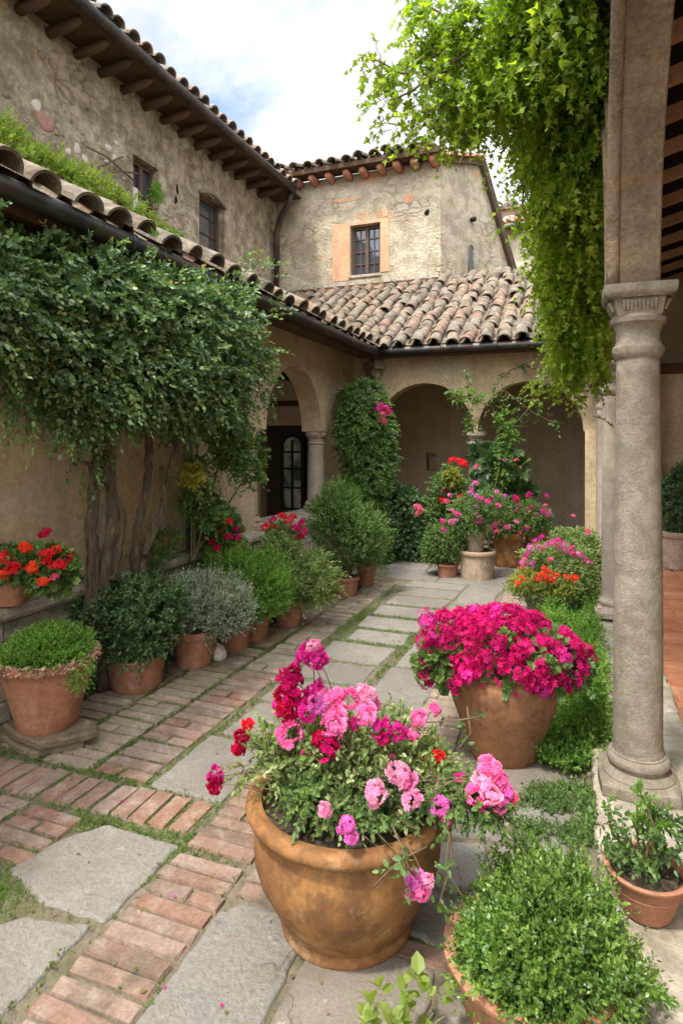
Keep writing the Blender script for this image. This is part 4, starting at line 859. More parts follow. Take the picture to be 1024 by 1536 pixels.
pshrub(205,1045,995,90,70,'terracotta pot with a broad dark green shrub, next behind the pot on flat stones','tc_red','thin',[(185,925,84,62,.30,.05),(225,915,48,50,.25,.0),(130,905,38,42,.22,.15),(205,960,45,32,.2,-.03)],2300,.12,9,.036,'dark',T=LT_S,seed=5,amp=.2,up=.5)
pshrub(292,1007,952,72,52,'banded terracotta pot with a silvery grey-green shrub','tc_red','plain',[(308,905,62,46,.26,.0),(345,915,32,36,.2,-.05),(262,900,32,34,.22,.1)],2300,.13,10,.024,'grey',T=LT_D,seed=8,up=.9,ang=.8,droop=.05,amp=.25)
pshrub(350,980,928,60,46,'low terracotta bowl pot with wispy grey foliage beside a round pale stone','tc_red','bowl',[(352,915,34,28,.2,.0)],500,.11,9,.024,'grey',T=LT_D,seed=9,up=.8,ang=.8)
pshrub(382,965,925,48,36,'bright feathery green shrub in a nearly hidden pot just beyond the grey-green shrubs','tc_red','plain',[(368,868,54,44,.3,.10),(398,888,38,40,.22,-.02),(340,850,28,28,.2,.15)],2300,.12,9,.027,'bright',seed=12,up=.7,ang=.9,droop=.1,amp=.28)
tt,(x,y,d,R,rb,zr),B=pshrub(433,943,905,50,36,'terracotta pot with a loose pale green and yellow variegated shrub','tc_red','plain',[(448,862,50,42,.28,.0),(420,835,30,34,.2,.05),(478,880,26,26,.16,-.02)],1600,.14,9,.030,'varieg',seed=14,up=.6,amp=.28)
foliage(tt,[(at(484,884,d-.05),(.10,.12,.09))],260,.08,8,.02,L['yellow'],name='yellow_foliage')
pshrub(520,898,868,38,28,'small terracotta pot with a tall fluffy green shrub standing before the ivy pillar','tc_red','plain',[(516,805,46,52,.30,.0),(505,758,28,34,.2,.08),(548,800,30,40,.2,.05),(484,770,22,26,.18,.1)],2400,.14,9,.030,'mid',seed=17,up=.9,ang=.9,droop=.08,amp=.28)
pshrub(549,882,850,30,22,'little terracotta pot with trailing green leaves at the foot of the ivy pillar','tc_red','plain',[(552,835,20,24,.16,.0)],260,.08,8,.022,'mid',seed=19)
# stone
s=MB(); p=G(327,990); s.lathe([(.01,0),(.05,.0),(.07,.03),(.065,.07),(.04,.105),(.01,.115)],(p[0],p[1],0),20,wob=.08); o=s.build('stone',M['pale_stone']); tag(o,'rounded pale stone leaning between two terracotta pots of the left row','stone')
# ================================================================== GERANIUMS ON THE BENCH
def ger(label, c, heads, blobs, n, leaf, mat='mid', pot=None, kind='geranium', cat='geranium', group=None, hk='geranium', size=.03, seed=2, T=LT_L, K=6, L_=.08, up=.5, **kw):
    t_=thing(kind,label,cat,c,group)
    if pot: flower_pot(t_,*pot)
    foliage(t_,blobs,n,L_,K,size,L[mat],T=T,seed=seed,up=up,**kw)
    for (p,r,col_) in heads: head(t_,p,r,col_,hk)
    stems_up(t_,(c[0],c[1],c[2]+(pot[3]-pot[2]-.04 if pot else .02)),.03,[h[0] for h in heads],'stem_green',.0028,4)
    return t_
x,y=-3.18,2.74; dd=3.50
hs=[(at(u,v,dd+q),r,c) for u,v,r,c,q in ((8,836,.05,'red',0),(38,822,.045,'orange',.02),(20,852,.045,'red',-.05),(68,800,.045,'darkred',0),(70,833,.05,'red',-.05),(48,852,.04,'orange',-.08),(88,848,.05,'red',-.02),(64,874,.035,'orange',-.1),(86,825,.035,'orange',.03),(4,862,.04,'orange',-.05),(102,838,.035,'red',.05),(82,866,.03,'rose',-.05),(30,838,.04,'red',.1),(-25,850,.05,'red',0))]
ger('scarlet geranium in a terracotta pot on the bench at the left edge',(x,y,.72),hs,[(at(16,840,dd+.14),(.19,.13,.075)),(at(80,852,dd+.10),(.12,.11,.12))],330,.03,'mid',(x+.0,y,.715,.865,.112,.085,'tc_red','thin'),group='geraniums on the left bench',size=.05,seed=3)
d=5.55; hs=[(at(326+a*34,797+b_*28,d-.2+RS.uniform(-.1,.1)),.042,c) for a,b_,c in ((-.6,-.4,'red'),(0,-.7,'crimson'),(.5,-.5,'red'),(.9,-.1,'crimson'),(.1,.0,'red'),(-.5,.3,'darkred'),(.5,.3,'darkred'),(-.2,.6,'darkred'),(.0,.9,'darkred'),(.9,.35,'crimson'))]
x,y=at(322,830,d)[:2]
ger('red geranium on the bench directly below the yellow-green climber',(-3.19,y,.72),hs,[(at(322,790,d+.05),(.24,.2,.2)),(at(302,760,d+.1),(.14,.12,.14))],520,.03,'mid',(-3.19,y,.715,.88,.10,.07,'tc_urn','thin'),group='geraniums on the left bench',size=.055,seed=4)
d=5.9; hs=[(at(u,v,d-.12+q),.05,c) for u,v,c,q in ((398,790,'red',0),(410,780,'crimson',.05),(424,775,'red',0),(440,776,'red',.05),(452,785,'crimson',-.02),(455,797,'crimson',-.05),(450,806,'darkred',0),(432,782,'red',-.1),(442,792,'crimson',-.1),(412,792,'red',.1))]
x,y=at(424,850,d)[:2]
ger('bright red geranium mound on a leafy stem in front of the doorway arch',(x,y,0),hs,[(at(424,802,d+.02),(.17,.15,.12)),(at(420,830,d+.02),(.16,.14,.12))],700,.03,'varieg',(x,y,0,.52,.13,.10,'tc_red','plain'),size=.035,seed=6,T=LT_S)
# small weeds on bench
w_=thing('bench_plant','thin green self-sown plant on the bench beside the gnarled trunks','plant',tuple(AX(240,850,-3.2)))
foliage(w_,[(AX(248,812,-3.12),(.12,.15,.10)),(AX(222,835,-3.12),(.14,.16,.07))],130,.09,7,.035,L['mid'],T=LT_S); stems_up(w_,AX(240,850,-3.2),.05,[AX(248,790,-3.1),AX(255,815,-3.1),AX(222,825,-3.1)],'stem_green')
# ================================================================== THE GREAT CLIMBER ON THE LEFT
CL=thing('climbing_tree','large dark green climbing tree with two gnarled twisted trunks trained on the left gallery wall','tree',(-3.0,3.4,0))
def A3(u,v,x): return AX(u,v,x)
tr=MB()
def trunk(pts, rs, rg=.26):
    rs=[r*.64 for r in rs]
    P=np.array(pts,float); n=30; tt=np.linspace(0,len(P)-1,n); Q=[];RR=[]
    for q in tt:
        i=min(int(q),len(P)-2); f=q-i; p0=P[max(i-1,0)];p1=P[i];p2=P[i+1];p3=P[min(i+2,len(P)-1)]
        Q.append(.5*((2*p1)+(-p0+p2)*f+(2*p0-5*p1+4*p2-p3)*f*f+(-p0+3*p1-3*p2+p3)*f**3)+RS.normal(size=3)*.004); RR.append((rs[i]*(1-f)+rs[i+1]*f)*RS.uniform(.9,1.12))
    tr.tube(Q,RR,18,ridge=rg)
trunk([(-3.04,3.12,0),A3(141,865,-3.04),A3(138,790,-3.02),A3(144,720,-3.0),A3(146,660,-2.95),A3(135,600,-2.9)],[0.074,0.063,0.056,0.059,0.063,0.044])
trunk([(-2.98,3.3,0),A3(158,860,-2.98),A3(166,800,-2.96),A3(172,755,-2.97),A3(158,700,-2.98),A3(165,640,-2.9)],[0.067,0.052,0.044,0.044,0.052,0.037])
trunk([A3(168,870,-2.94),A3(178,825,-2.93),A3(184,775,-2.93),A3(168,735,-2.95),A3(155,690,-2.93)],[0.041,0.037,0.033,0.033,0.030])
trunk([(-2.98,3.95,0),A3(206,862,-2.98),A3(206,800,-2.96),A3(217,745,-2.95),A3(224,690,-2.92),A3(222,610,-2.85)],[0.067,0.056,0.044,0.044,0.041,0.033])
trunk([A3(212,868,-2.93),A3(222,815,-2.93),A3(240,765,-2.92),A3(252,715,-2.9),A3(268,650,-2.85),A3(272,590,-2.8)],[0.044,0.037,0.033,0.030,0.026,0.022])
trunk([A3(216,830,-2.9),A3(236,790,-2.9),A3(246,745,-2.9),A3(242,700,-2.9)],[.03,.03,.025,.02])
trunk([A3(152,700,-2.95),A3(120,690,-2.95),A3(115,660,-2.95)],[.03,.018,.012],.1)
trunk([A3(150,660,-2.95),A3(110,600,-2.9),A3(60,520,-2.85)],[.04,.03,.02],.1)
trunk([A3(250,670,-2.9),A3(300,600,-2.8),A3(340,540,-2.7)],[.03,.025,.015],.1)
tr.build('trunk',M['bark'],CL)
def cb(u,v,ru,rv,x,rx): 
    p=A3(u,v,x); d=p@FW; return (p,(rx,ru/FPX*d*1.25,rv/FPX*d))
cbl=[cb(60,440,95,85,-2.92,.26),(A3(-40,450,-2.9),(.28,.4,.38)),cb(160,440,90,75,-2.82,.34),cb(250,470,80,75,-2.75,.38),cb(318,478,56,62,-2.72,.36),cb(352,540,36,56,-2.76,.32),
     cb(100,530,85,70,-2.9,.27),cb(200,552,95,70,-2.80,.34),cb(295,575,80,64,-2.75,.34),cb(165,612,55,30,-2.85,.24),cb(262,600,60,36,-2.82,.24),cb(335,620,34,34,-2.85,.2),cb(20,520,50,50,-2.98,.2),cb(120,600,50,50,-2.92,.24)]
def kp(P): return (P[:,0]>-3.12)&((P[:,2]<2.93)|(P[:,0]>-2.66))
foliage(CL,cbl,6900,.17,10,.046,L['tree'],T=LT_S,seed=21,amp=.34,inner=.5,up=.15,keep=kp,droop=.35,fr=6)
foliage(CL,cbl,120,.14,4,.042,leafm('browned_leaf',[(.20,.13,.04),(.28,.22,.06),(.16,.10,.04)],.25,.6,.2),T=LT_S,seed=21,amp=.34,inner=.9,keep=kp,droop=.4,name='dry_leaves',fr=6)
# drooping outer shoots
P=[];D=[]
for u,v,x in [(40,600,-2.95),(60,620,-2.95),(130,690,-2.95),(145,680,-2.95),(20,610,-3.0),(0,590,-3.0),(5,560,-3),(350,700,-2.85),(372,690,-2.85),(385,650,-2.8),(395,600,-2.75),(400,480,-2.65),(405,540,-2.65),(390,430,-2.65),(370,410,-2.7),(330,700,-2.9),(310,700,-2.9),(280,720,-2.9)]:
    for _ in range(5): P.append(A3(u+RS.normal()*9,v-14+RS.normal()*9,x)); D.append((RS.normal()*.3+.2,RS.normal()*.3+(.3 if u>390 else 0),-.7 if v>560 else .2))
mb=MB(); sprigs(mb,np.array(P),np.array(D),RS.uniform(.15,.32,len(P)),13,.042,LT_S,droop=.3,rshift=.1); mb.build('shoot',L['tree'],CL)
vn=MB(); fo=MB()
for pts in ([(105,560),(118,600),(135,640),(150,690),(140,715)],[(112,575),(128,620),(160,660),(155,700)]):
    Q=[A3(u,v,-3.0) for u,v in pts]; vn.tube(Q,.006,5)
    P_=np.array([Q[i]+(Q[i+1]-Q[i])*f for i in range(len(Q)-1) for f in (.1,.4,.7)]); sprigs(fo,P_,RS.normal(size=P_.shape)*.5+[.6,0,-.6],.12,6,.04,LT_S)
vn.build('branch',M['bark'],CL); fo.build('shoot',L['tree'],CL)
# climber with yellow green leaves in front of pilasters
C2=thing('climbing_shrub','smaller leafy climber with yellow-green tips right of the gnarled trunks','climber',tuple(AX(300,830,-3.05)))
foliage(C2,[cb(297,730,16,46,-3.0,.10),cb(350,680,28,30,-2.95,.14),cb(380,690,9,44,-2.95,.10),cb(312,772,20,20,-2.98,.12),cb(340,650,36,28,-2.95,.16)],620,.13,9,.05,L['mid'],T=LT_S,seed=31)
foliage(C2,[cb(290,712,10,16,-2.84,.06)],80,.08,8,.045,L['yellow'],T=LT_S,name='yellow_foliage')
stems_up(C2,AX(290,840,-3.05),.04,[AX(300,640,-3.0),AX(350,620,-2.95),AX(290,700,-3.0),AX(380,700,-3.0)],'stem',.012)
# ================================================================== IVY PILLAR
IV=thing('ivy_column','tall corner pillar cloaked in small-leaved ivy with a cluster of pink flowers near its top','ivy',(-2.85,8.75,0))
co=MB(); co.lathe([(.2,0),(.2,2.3),(.12,2.5)],(-2.98,8.93,0),16,sq=.6); co.build('pillar',M['stone'],IV)
def Bd(u,v,ru,rv,d,rd): return (at(u,v,d),(ru/FPX*d,rd,rv/FPX*d))
foliage(IV,[Bd(545,600,32,30,8.7,.28),Bd(540,650,36,55,8.6,.3),Bd(552,720,38,60,8.6,.3),Bd(550,790,38,60,8.6,.3),Bd(578,660,14,45,8.6,.16),Bd(515,640,14,45,8.6,.15),Bd(556,825,34,30,8.6,.28)],4200,.13,8,.045,L['mid'],T=LT_3,seed=41,up=.0,inner=.6,droop=.35,rshift=-.05,amp=.25)
foliage(IV,[Bd(530,760,26,40,8.4,.2)],900,.12,9,.03,L['bright'],seed=42)
for u,v,c in ((566,615,'magenta'),(578,612,'magenta'),(574,622,'rose'),(575,632,'crimson'),(570,608,'magenta'),(582,618,'crimson')): head(IV,at(u,v,8.25),.06,c,'far')
DB=thing('dark_bush','dense dark leafy bush in the shade to the right of the ivy pillar','bush',tuple(G(610,850)))
foliage(DB,[Bd(612,790,34,58,8.75,.3),Bd(600,760,26,30,8.8,.25),Bd(640,800,30,50,8.7,.28)],1700,.18,9,.06,L['dark'],T=LT_S,seed=44,up=.3)
stems_up(DB,at(610,845,8.7),.1,[at(600+RS.normal()*20,780+RS.normal()*20,8.7) for _ in range(10)],rr=.01)
# ================================================================== BACK POTS
GB='potted flowers grouped round the back column'
def fhead(t_, lst, d, r, hk='far', q=.12):
    for u,v,c in lst: head(t_,at(u,v,d+RS.uniform(-q,q)),r*RS.uniform(.8,1.2),c,hk)
def rnd_heads(n, u,v,ru,rv,cols): return [(u+RS.uniform(-1,1)*ru,v+RS.uniform(-1,1)*rv,cols[RS.randint(len(cols))]) for _ in range(n)]
pshrub(671,868,848,34,28,'small terracotta pot with a bushy green plant, left of the limestained pot','tc_red','plain',[(668,812,30,34,.22,.0),(690,790,18,22,.16,.05),(650,820,16,22,.14,.03)],1300,.13,9,.03,'mid',seed=51,up=.6,group=GB)
tO,(x,y,d,R,rb,zr),B=pshrub(715,873,829,55,48,'large limestained clay pot upside as a stand under a smaller pot by the back column','tc_old','drum',[],0,.1,1,.1,'mid',kind='clay_pot',cat='flower pot',group=GB,stem=False) if 0 else (None,pot_fit(715,873,829,55,48),None)
tO=thing('clay_pot','broad limestained clay pot on the paving, carrying a smaller pot of pink flowers','flower pot',(x,y,0),GB); flower_pot(tO,x,y,0,zr,R,rb,'tc_old','drum',soil=.02)
d8=d; z0=zr-.018
tU=thing('potted_flowers','small old clay pot of mauve and pink petunias standing inside the broad limestained pot','potted flowers',(x,y,z0),GB)
zz=at(711,796,d)[2]; flower_pot(tU,x-.02,y,z0,zz,.125,.10,'tc_old','plain')
foliage(tU,[Bd(708,765,34,26,d,.25),Bd(735,758,22,24,d,.2),Bd(700,785,30,18,d-.05,.2)],1200,.10,8,.03,L['mid'],seed=53,up=.3)
fhead(tU,rnd_heads(16,712,758,38,26,['orchid','magenta','pink','magenta'])+[(663,782,'magenta'),(665,795,'magenta'),(682,770,'rose'),(707,735,'magenta'),(712,725,'pink'),(715,700,'rose'),(714,745,'orchid')],d-.2,.042)
x,y,d,R,rb,zr=pot_fit(762,853,801,50,38)
tP=thing('potted_flowers','tapered terracotta pot of bright pink geraniums to the right of the back column','potted flowers',(x,y,0),GB); flower_pot(tP,x,y,0,zr,R,rb,'tc_big','plain')
foliage(tP,[Bd(775,775,42,26,d,.3),Bd(800,775,22,24,d,.2),Bd(750,785,26,16,d-.1,.2)],1100,.11,8,.034,L['mid'],seed=55,up=.4)
fhead(tP,rnd_heads(15,795,757,26,18,['magenta','pink','magenta','crimson'])+rnd_heads(10,765,790,30,9,['magenta','pink','rose'])+[(817,758,'rose'),(812,770,'pink'),(742,770,'rose'),(756,745,'orchid'),(740,755,'pink'),(745,740,'magenta')],d-.22,.045)
x,y,d,R,rb,zr=pot_fit(800,852,801,42,34)
tQ=thing('clay_pot','plain shaded brown clay pot half hidden behind the pink geranium pot','flower pot',(x,y+.25,0),GB); flower_pot(tQ,x,y+.25,0,zr,R,rb,'tc_urn','plain'); foliage(tQ,[Bd(808,790,20,14,d+.3,.15)],200,.1,7,.035,L['mid'])
RB=thing('rose_bush','tall red flowering bush left of the back column rising behind the pots','rose bush',tuple(G(675,850)),GB)
foliage(RB,[Bd(672,745,26,42,8.5,.25),Bd(676,715,14,20,8.5,.15),Bd(650,775,28,28,8.6,.25)],950,.15,8,.045,L['mid'],seed=57,up=.6,T=LT_S)
foliage(RB,[Bd(676,716,10,14,8.35,.1)],90,.1,7,.045,L['yellow'],name='yellow_foliage')
fhead(RB,[(678,690,'red'),(688,692,'red'),(695,695,'red'),(690,745,'red'),(694,750,'red'),(666,735,'crimson'),(663,750,'red'),(630,765,'rose'),(625,760,'rose'),(628,770,'rose'),(670,752,'rose')],8.2,.06)
stems_up(RB,at(675,850,8.5),.08,[at(680,700,8.5),at(692,740,8.5),at(660,750,8.5),at(630,770,8.4)],rr=.009)
BL=thing('big_leaf_plant','tall woody plant with broad dark leaves standing right of the back column','plant',tuple(G(745,852)))
mb=MB(); P,O=blob_pts([Bd(748,705,34,38,8.85,.3),Bd(770,735,24,24,8.85,.2)],70,seed=3,up=-.3); sprigs(mb,P,O,.12,3,.20,LT_L,droop=.5); mb.build('foliage',L['dark'],BL)
stems_up(BL,at(745,850,8.9),.1,[at(735,690,8.9),at(760,640,8.8),at(765,700,8.8),at(725,660,8.9)],'stem',.022,8)
fhead(BL,[(779,702,'rose'),(774,690,'rose'),(757,690,'pink')],8.5,.04)
# vine spreading over the back arches
BV=thing('climbing_vine','light green vine spreading over the spandrel above the back column','climber',tuple(at(745,850,8.8)))
vs=MB(); vl=MB(); vl2=MB()
for pts in ([(752,760),(756,700),(752,650),(738,610),(705,598),(680,590),(655,570)],[(735,610),(755,585),(775,600),(800,620),(825,632),(845,635)],[(705,598),(700,575),(702,553)],[(735,605),(745,575),(765,555),(785,548)],[(745,650),(775,632),(795,610),(805,598)],[(745,660),(760,640),(790,640)],[(700,600),(706,630),(710,650)],[(748,700),(742,730),(752,760)],[(785,548),(830,562),(860,560)]):
    Q=[at(u,v,8.55) for u,v in pts]; vs.tube(Q,.008,5); 
    P_=np.array([Q[i]+(Q[i+1]-Q[i])*f for i in range(len(Q)-1) for f in np.linspace(0,.9,6)]); P_+=RS.normal(size=P_.shape)*.03
    sprigs(vl,P_,RS.normal(size=P_.shape)+[0,-.5,.1],.14,6,.05,LT_S,droop=.3)
foliage(BV,[Bd(758,630,13,22,8.5,.12),Bd(700,595,30,9,8.5,.08),Bd(762,655,14,12,8.5,.12),Bd(755,690,12,34,8.6,.14),Bd(705,630,5,14,8.6,.05)],300,.12,7,.045,L['bright'],seed=61,T=LT_S)
vs.build('stem',M['stem'],BV); vl.build('shoot',L['mid'],BV)
# ================================================================== RIGHT SIDE FLOWERS
x,y,d,R,rb,zr=pot_fit(822,932,893,74,44)
tG=thing('potted_flowers','mossy green pot of orange and scarlet blooms before the second loggia column','potted flowers',(x,y,0)); flower_pot(tG,x,y,0,zr,R,rb,'tc_green','bowl')
foliage(tG,[Bd(820,875,50,24,d,.3),Bd(790,875,22,16,d-.05,.2),Bd(860,880,22,20,d,.2)],1700,.09,8,.027,L['varieg'],seed=71,up=.5)
foliage(tG,[Bd(790,868,22,14,d-.12,.16),Bd(830,880,30,10,d-.2,.14)],420,.07,7,.025,L['yellow'],name='yellow_foliage',seed=72)
fhead(tG,[(812,862,'orange'),(822,858,'red'),(818,868,'red'),(832,864,'orange'),(805,868,'red'),(848,866,'orange'),(857,868,'orange'),(863,866,'orange'),(775,875,'orange'),(782,868,'orange'),(816,853,'red'),(826,871,'red')],d-.32,.038,'far',.03)
PK=thing('petunia_bush','arching bush of bright pink flowers behind the mossy green pot','flowering bush',tuple(G(830,925)))
foliage(PK,[Bd(835,840,46,26,6.0,.3),Bd(805,840,20,24,6.0,.2),Bd(870,860,24,24,5.9,.2)],1500,.10,8,.028,L['varieg'],seed=73,up=.5)
fhead(PK,[(812,806,'magenta'),(803,812,'magenta'),(795,822,'orchid'),(790,832,'magenta'),(785,842,'pink'),(783,850,'magenta'),(820,818,'pink'),(828,815,'magenta'),(838,822,'magenta'),(848,826,'pink'),(858,830,'magenta'),(868,833,'pink'),(876,840,'magenta'),(882,844,'magenta'),(836,812,'magenta'),(845,818,'orchid'),(825,839,'rose'),(797,845,'orchid'),(808,822,'pink'),(856,822,'magenta')],5.78,.042,'far',.04)
stems_up(PK,at(830,915,6.05),.1,[at(800,840,6.0),at(840,830,6.0),at(870,845,5.95),at(820,850,6)],rr=.006)
RS2=thing('rose_shrub','tall pale-leaved rose shrub with single pink buds beside the second loggia column','rose bush',tuple(G(880,900)))
foliage(RS2,[Bd(862,815,36,20,6.6,.3),Bd(882,840,20,36,6.5,.25),Bd(890,880,18,34,6.4,.22),Bd(845,805,16,12,6.6,.2)],1700,.11,8,.03,L['varieg'],seed=75,up=.7)
fhead(RS2,[(859,774,'rose'),(881,796,'rose'),(882,800,'pink')],6.35,.032,'far',.02)
stems_up(RS2,at(875,905,6.5),.06,[at(859,776,6.37),at(881,797,6.37),at(860,820,6.5),at(885,850,6.5),at(850,810,6.6)],rr=.005)
# crimson urn
x,y,d,R,rb,zr=pot_fit(755,1158,1026,160,98)
tC=thing('potted_geranium','tall brown terracotta urn overflowing with a dense mass of deep crimson-pink geraniums','potted geranium',(x,y,0)); flower_pot(tC,x,y,0,zr,R,rb,'tc_urn','urn',64)
top=at(755,985,d)
foliage(tC,[Bd(755,972,102,38,d,.26),Bd(835,990,44,20,d-.02,.18),Bd(665,985,30,32,d,.18)],1200,.10,7,.045,L['mid'],T=LT_L,seed=81,up=.4,droop=.3)
hl=[]
cc=at(750,985,d)
k=0
while len(hl)<86 and k<4000:
    k+=1; a=RS.uniform(0,6.283); e=RS.uniform(-.30,1.5); v=np.array([math.cos(a)*math.cos(e),math.sin(a)*math.cos(e),math.sin(e)])
    if v[1]>.45: continue
    p=cc+v*np.array([.40,.32,.27])*lump(v[None],5,.10)[0]+[0,0,-.01]
    if e<.2 and -.2<v[0]<.4 and RS.rand()<.5: continue
    if any(np.linalg.norm(p-h[0])<.052 for h in hl): continue
    hl.append((p,RS.uniform(.036,.050),'magenta' if False else ('crimson','magenta','crimson','crimson','crimson')[RS.randint(5)],v))
for u,v,r in ((640,930,.05),(636,960,.05),(643,990,.05),(640,1020,.045),(640,1010,.05),(655,1000,.05),(860,965,.045),(878,975,.045),(885,985,.035),(870,990,.04),(845,985,.04),(862,1000,.035),(700,1015,.035),(715,1005,.035),(735,1010,.04),(745,1000,.035),(785,1012,.045),(790,990,.045),(770,985,.04),(835,1010,.03)):
    hl.append((at(u,v,d-.26 if 690<u<850 else d-.12),r,'crimson' if RS.rand()<.6 else 'magenta',ray(u,v)*-1+np.array([0,0,.4])))
for p,r,c,v in hl[:99]: head(tC,p,r*1.12,c,'geranium',out=tuple(np.array(v)+[0,0,.25]))
P,O=blob_pts([(cc+np.array([0,0,-.03]),(.37,.30,.25))],1900,seed=5,amp=.10,inner=.93,up=.1); k=(O[:,2]>-.1)&((P[:,2]>cc[2]-.0)|(RS.rand(len(P))<.35))&(P[:,1]<cc[1]+.2)&(P[:,2]>cc[2]-.09); P,O=P[k],O[k]
Z=nrmz(O+RS.normal(size=O.shape)*.3); X=nrmz(np.cross(Z,RS.normal(size=O.shape))); 
mb=MB(); mb.inst(FL5,P,X,np.cross(Z,X),Z,RS.uniform(.011,.018,len(P))); mb.build('florets',Pm['crimson'],tC)
stems_up(tC,(x,y,zr-.04),.1,[h[0] for h in hl[::2]],'stem_green',.003,4)
# ================================================================== THE LARGE POT
x,y,d,R,rb,zr=pot_fit(520,1462,1287,292,190)
BP=thing('potted_geranium','very large rounded ochre terracotta pot of trailing pink, magenta and red flowers in the foreground','potted geranium',(x,y,0)); flower_pot(BP,x,y,0,zr,R,rb,'tc_big','big',96,soil=.045)
stm=MB()
foliage(BP,[Bd(500,1130,95,48,d+.05,.24),Bd(440,1120,50,50,d+.02,.16),Bd(585,1130,75,52,d+.05,.22),Bd(520,1180,110,40,d-.05,.22),Bd(640,1170,50,38,d-.05,.18)],1250,.09,9,.026,L['varieg'],T=LT_S,seed=91,amp=.25,inner=.2,up=.5,stem=stm,droop=.15)
foliage(BP,[Bd(480,1170,60,34,d-.05,.18),Bd(580,1190,80,26,d-.12,.16),Bd(700,1195,62,22,d-.22,.10),Bd(740,1215,26,16,d-.25,.08)],620,.08,8,.026,L['mid'],T=LT_S,seed=92,amp=.25,inner=.2,up=.4,stem=stm,droop=.3,name='lower_foliage')
foliage(BP,[Bd(395,1215,14,30,d-.05,.05),Bd(370,1150,22,26,d-.05,.06),Bd(600,1115,80,30,d+.1,.2)],90,.08,7,.022,L['lime'],T=LT_S,seed=93,amp=.25,inner=.2,stem=stm,name='young_foliage')
stm.build('twigs',M['stem'],BP)['kind']='stuff'
F0=[(463,982,22,'magenta',0),(480,990,14,'magenta',0),(437,1015,20,'crimson',0),(428,1040,18,'darkred',0),(446,1050,20,'crimson',-.03),(470,1042,18,'magenta',0),(476,1058,18,'orchid',-.05),(500,1050,20,'pink',-.03),(522,1047,18,'pink',-.02),(548,1043,18,'light',0),(560,1055,14,'pink',.02),(432,1064,20,'darkred',-.04),(460,1068,18,'magenta',-.06),(420,1062,14,'magenta',0),
    (433,1098,21,'pink',-.06),(500,1085,22,'pink',-.08),(480,1108,14,'darkred',-.08),(494,1122,19,'crimson',-.10),(549,1073,17,'pink',-.06),(572,1092,17,'magenta',-.06),(598,1098,15,'magenta',-.04),(627,1078,14,'pink',0),(652,1064,11,'pink',.05),(618,1105,11,'pink',0),(574,1108,12,'crimson',-.08),(372,1086,10,'red',0),(362,1103,12,'darkred',-.02),(359,1122,13,'darkred',-.02),(324,1165,15,'magenta',-.05),(322,1178,14,'darkred',-.07),
    (598,1162,21,'light',-.2),(612,1172,14,'pink',-.21),(562,1189,20,'light',-.25),(617,1200,17,'light',-.25),(487,1216,13,'light',-.27),(520,1238,16,'orchid',-.33),(526,1255,14,'orchid',-.34),(660,1210,17,'orchid',-.25),(668,1226,12,'magenta',-.25),(645,1168,13,'pink',-.1),(655,1138,13,'red',-.02),(640,1143,10,'red',0),(587,1136,6,'magenta',-.1),(668,1145,9,'rose',0),
    (735,1155,18,'pink',-.25),(724,1172,18,'light',-.26),(748,1172,17,'pink',-.25),(714,1190,16,'pink',-.28),(735,1192,18,'light',-.3),(757,1190,16,'orchid',-.26),(745,1208,12,'pink',-.28),(722,1206,12,'magenta',-.3),(770,1198,10,'rose',-.25),(621,1320,17,'orchid',-.42),(632,1335,17,'pink',-.43),(640,1322,13,'light',-.42),(618,1338,12,'pink',-.42),(412,1056,8,'red',.03),(458,1130,9,'crimson',-.1),(600,1160,10,'pink',-.2),(530,1085,10,'magenta',-.04),(690,1168,10,'magenta',-.15),(478,1028,10,'magenta',0),(470,970,12,'light',0)]
tops=[]
for u,v,rp_,c,dd in F0:
    p=at(u,v,d+dd); r=rp_/FPX*(d+dd); tops.append(p); o_=ray(u,v)*-1; head(BP,p,r*.97,c,'double' if rp_>9 else 'loose',out=tuple(nrmz(o_)*.8+np.array([0,0,.7])+RS.normal(size=3)*.2))
stems_up(BP,(x,y,zr-.045),.12,[tops[i] for i in range(0,len(tops)) if 1],'stem',.0032,5)
tv=MB(); tf=MB()                                       # trailing stems over the rim
for pts,dep in (([(587,1236),(600,1265),(612,1300),(622,1322)],(-.36,-.41,-.43,-.42)),([(676,1240),(668,1300),(690,1340),(706,1360)],(-.25,-.3,-.32,-.3)),([(672,1235),(678,1290),(660,1350),(655,1370)],(-.25,-.3,-.32,-.3)),([(640,1270),(600,1290),(560,1330)],(-.38,-.42,-.44)),([(600,1160),(560,1090),(690,1080),(720,1075)],(0,.1,.1,.1)),([(690,1120),(705,1100),(700,1060)],(0,.1,.1))):
    Q=[at(u,v,d+e) for (u,v),e in zip(pts,dep)]; tv.tube(Q,.003,5); P_=np.array([Q[i]+(Q[i+1]-Q[i])*f for i in range(len(Q)-1) for f in (.3,.8)]); sprigs(tf,P_,RS.normal(size=P_.shape)+[0,-.4,.2],.06,4,.028,LT_S)
tv.build('trailing_stem',M['stem'],BP); tf.build('trailing_leaves',L['mid'],BP)
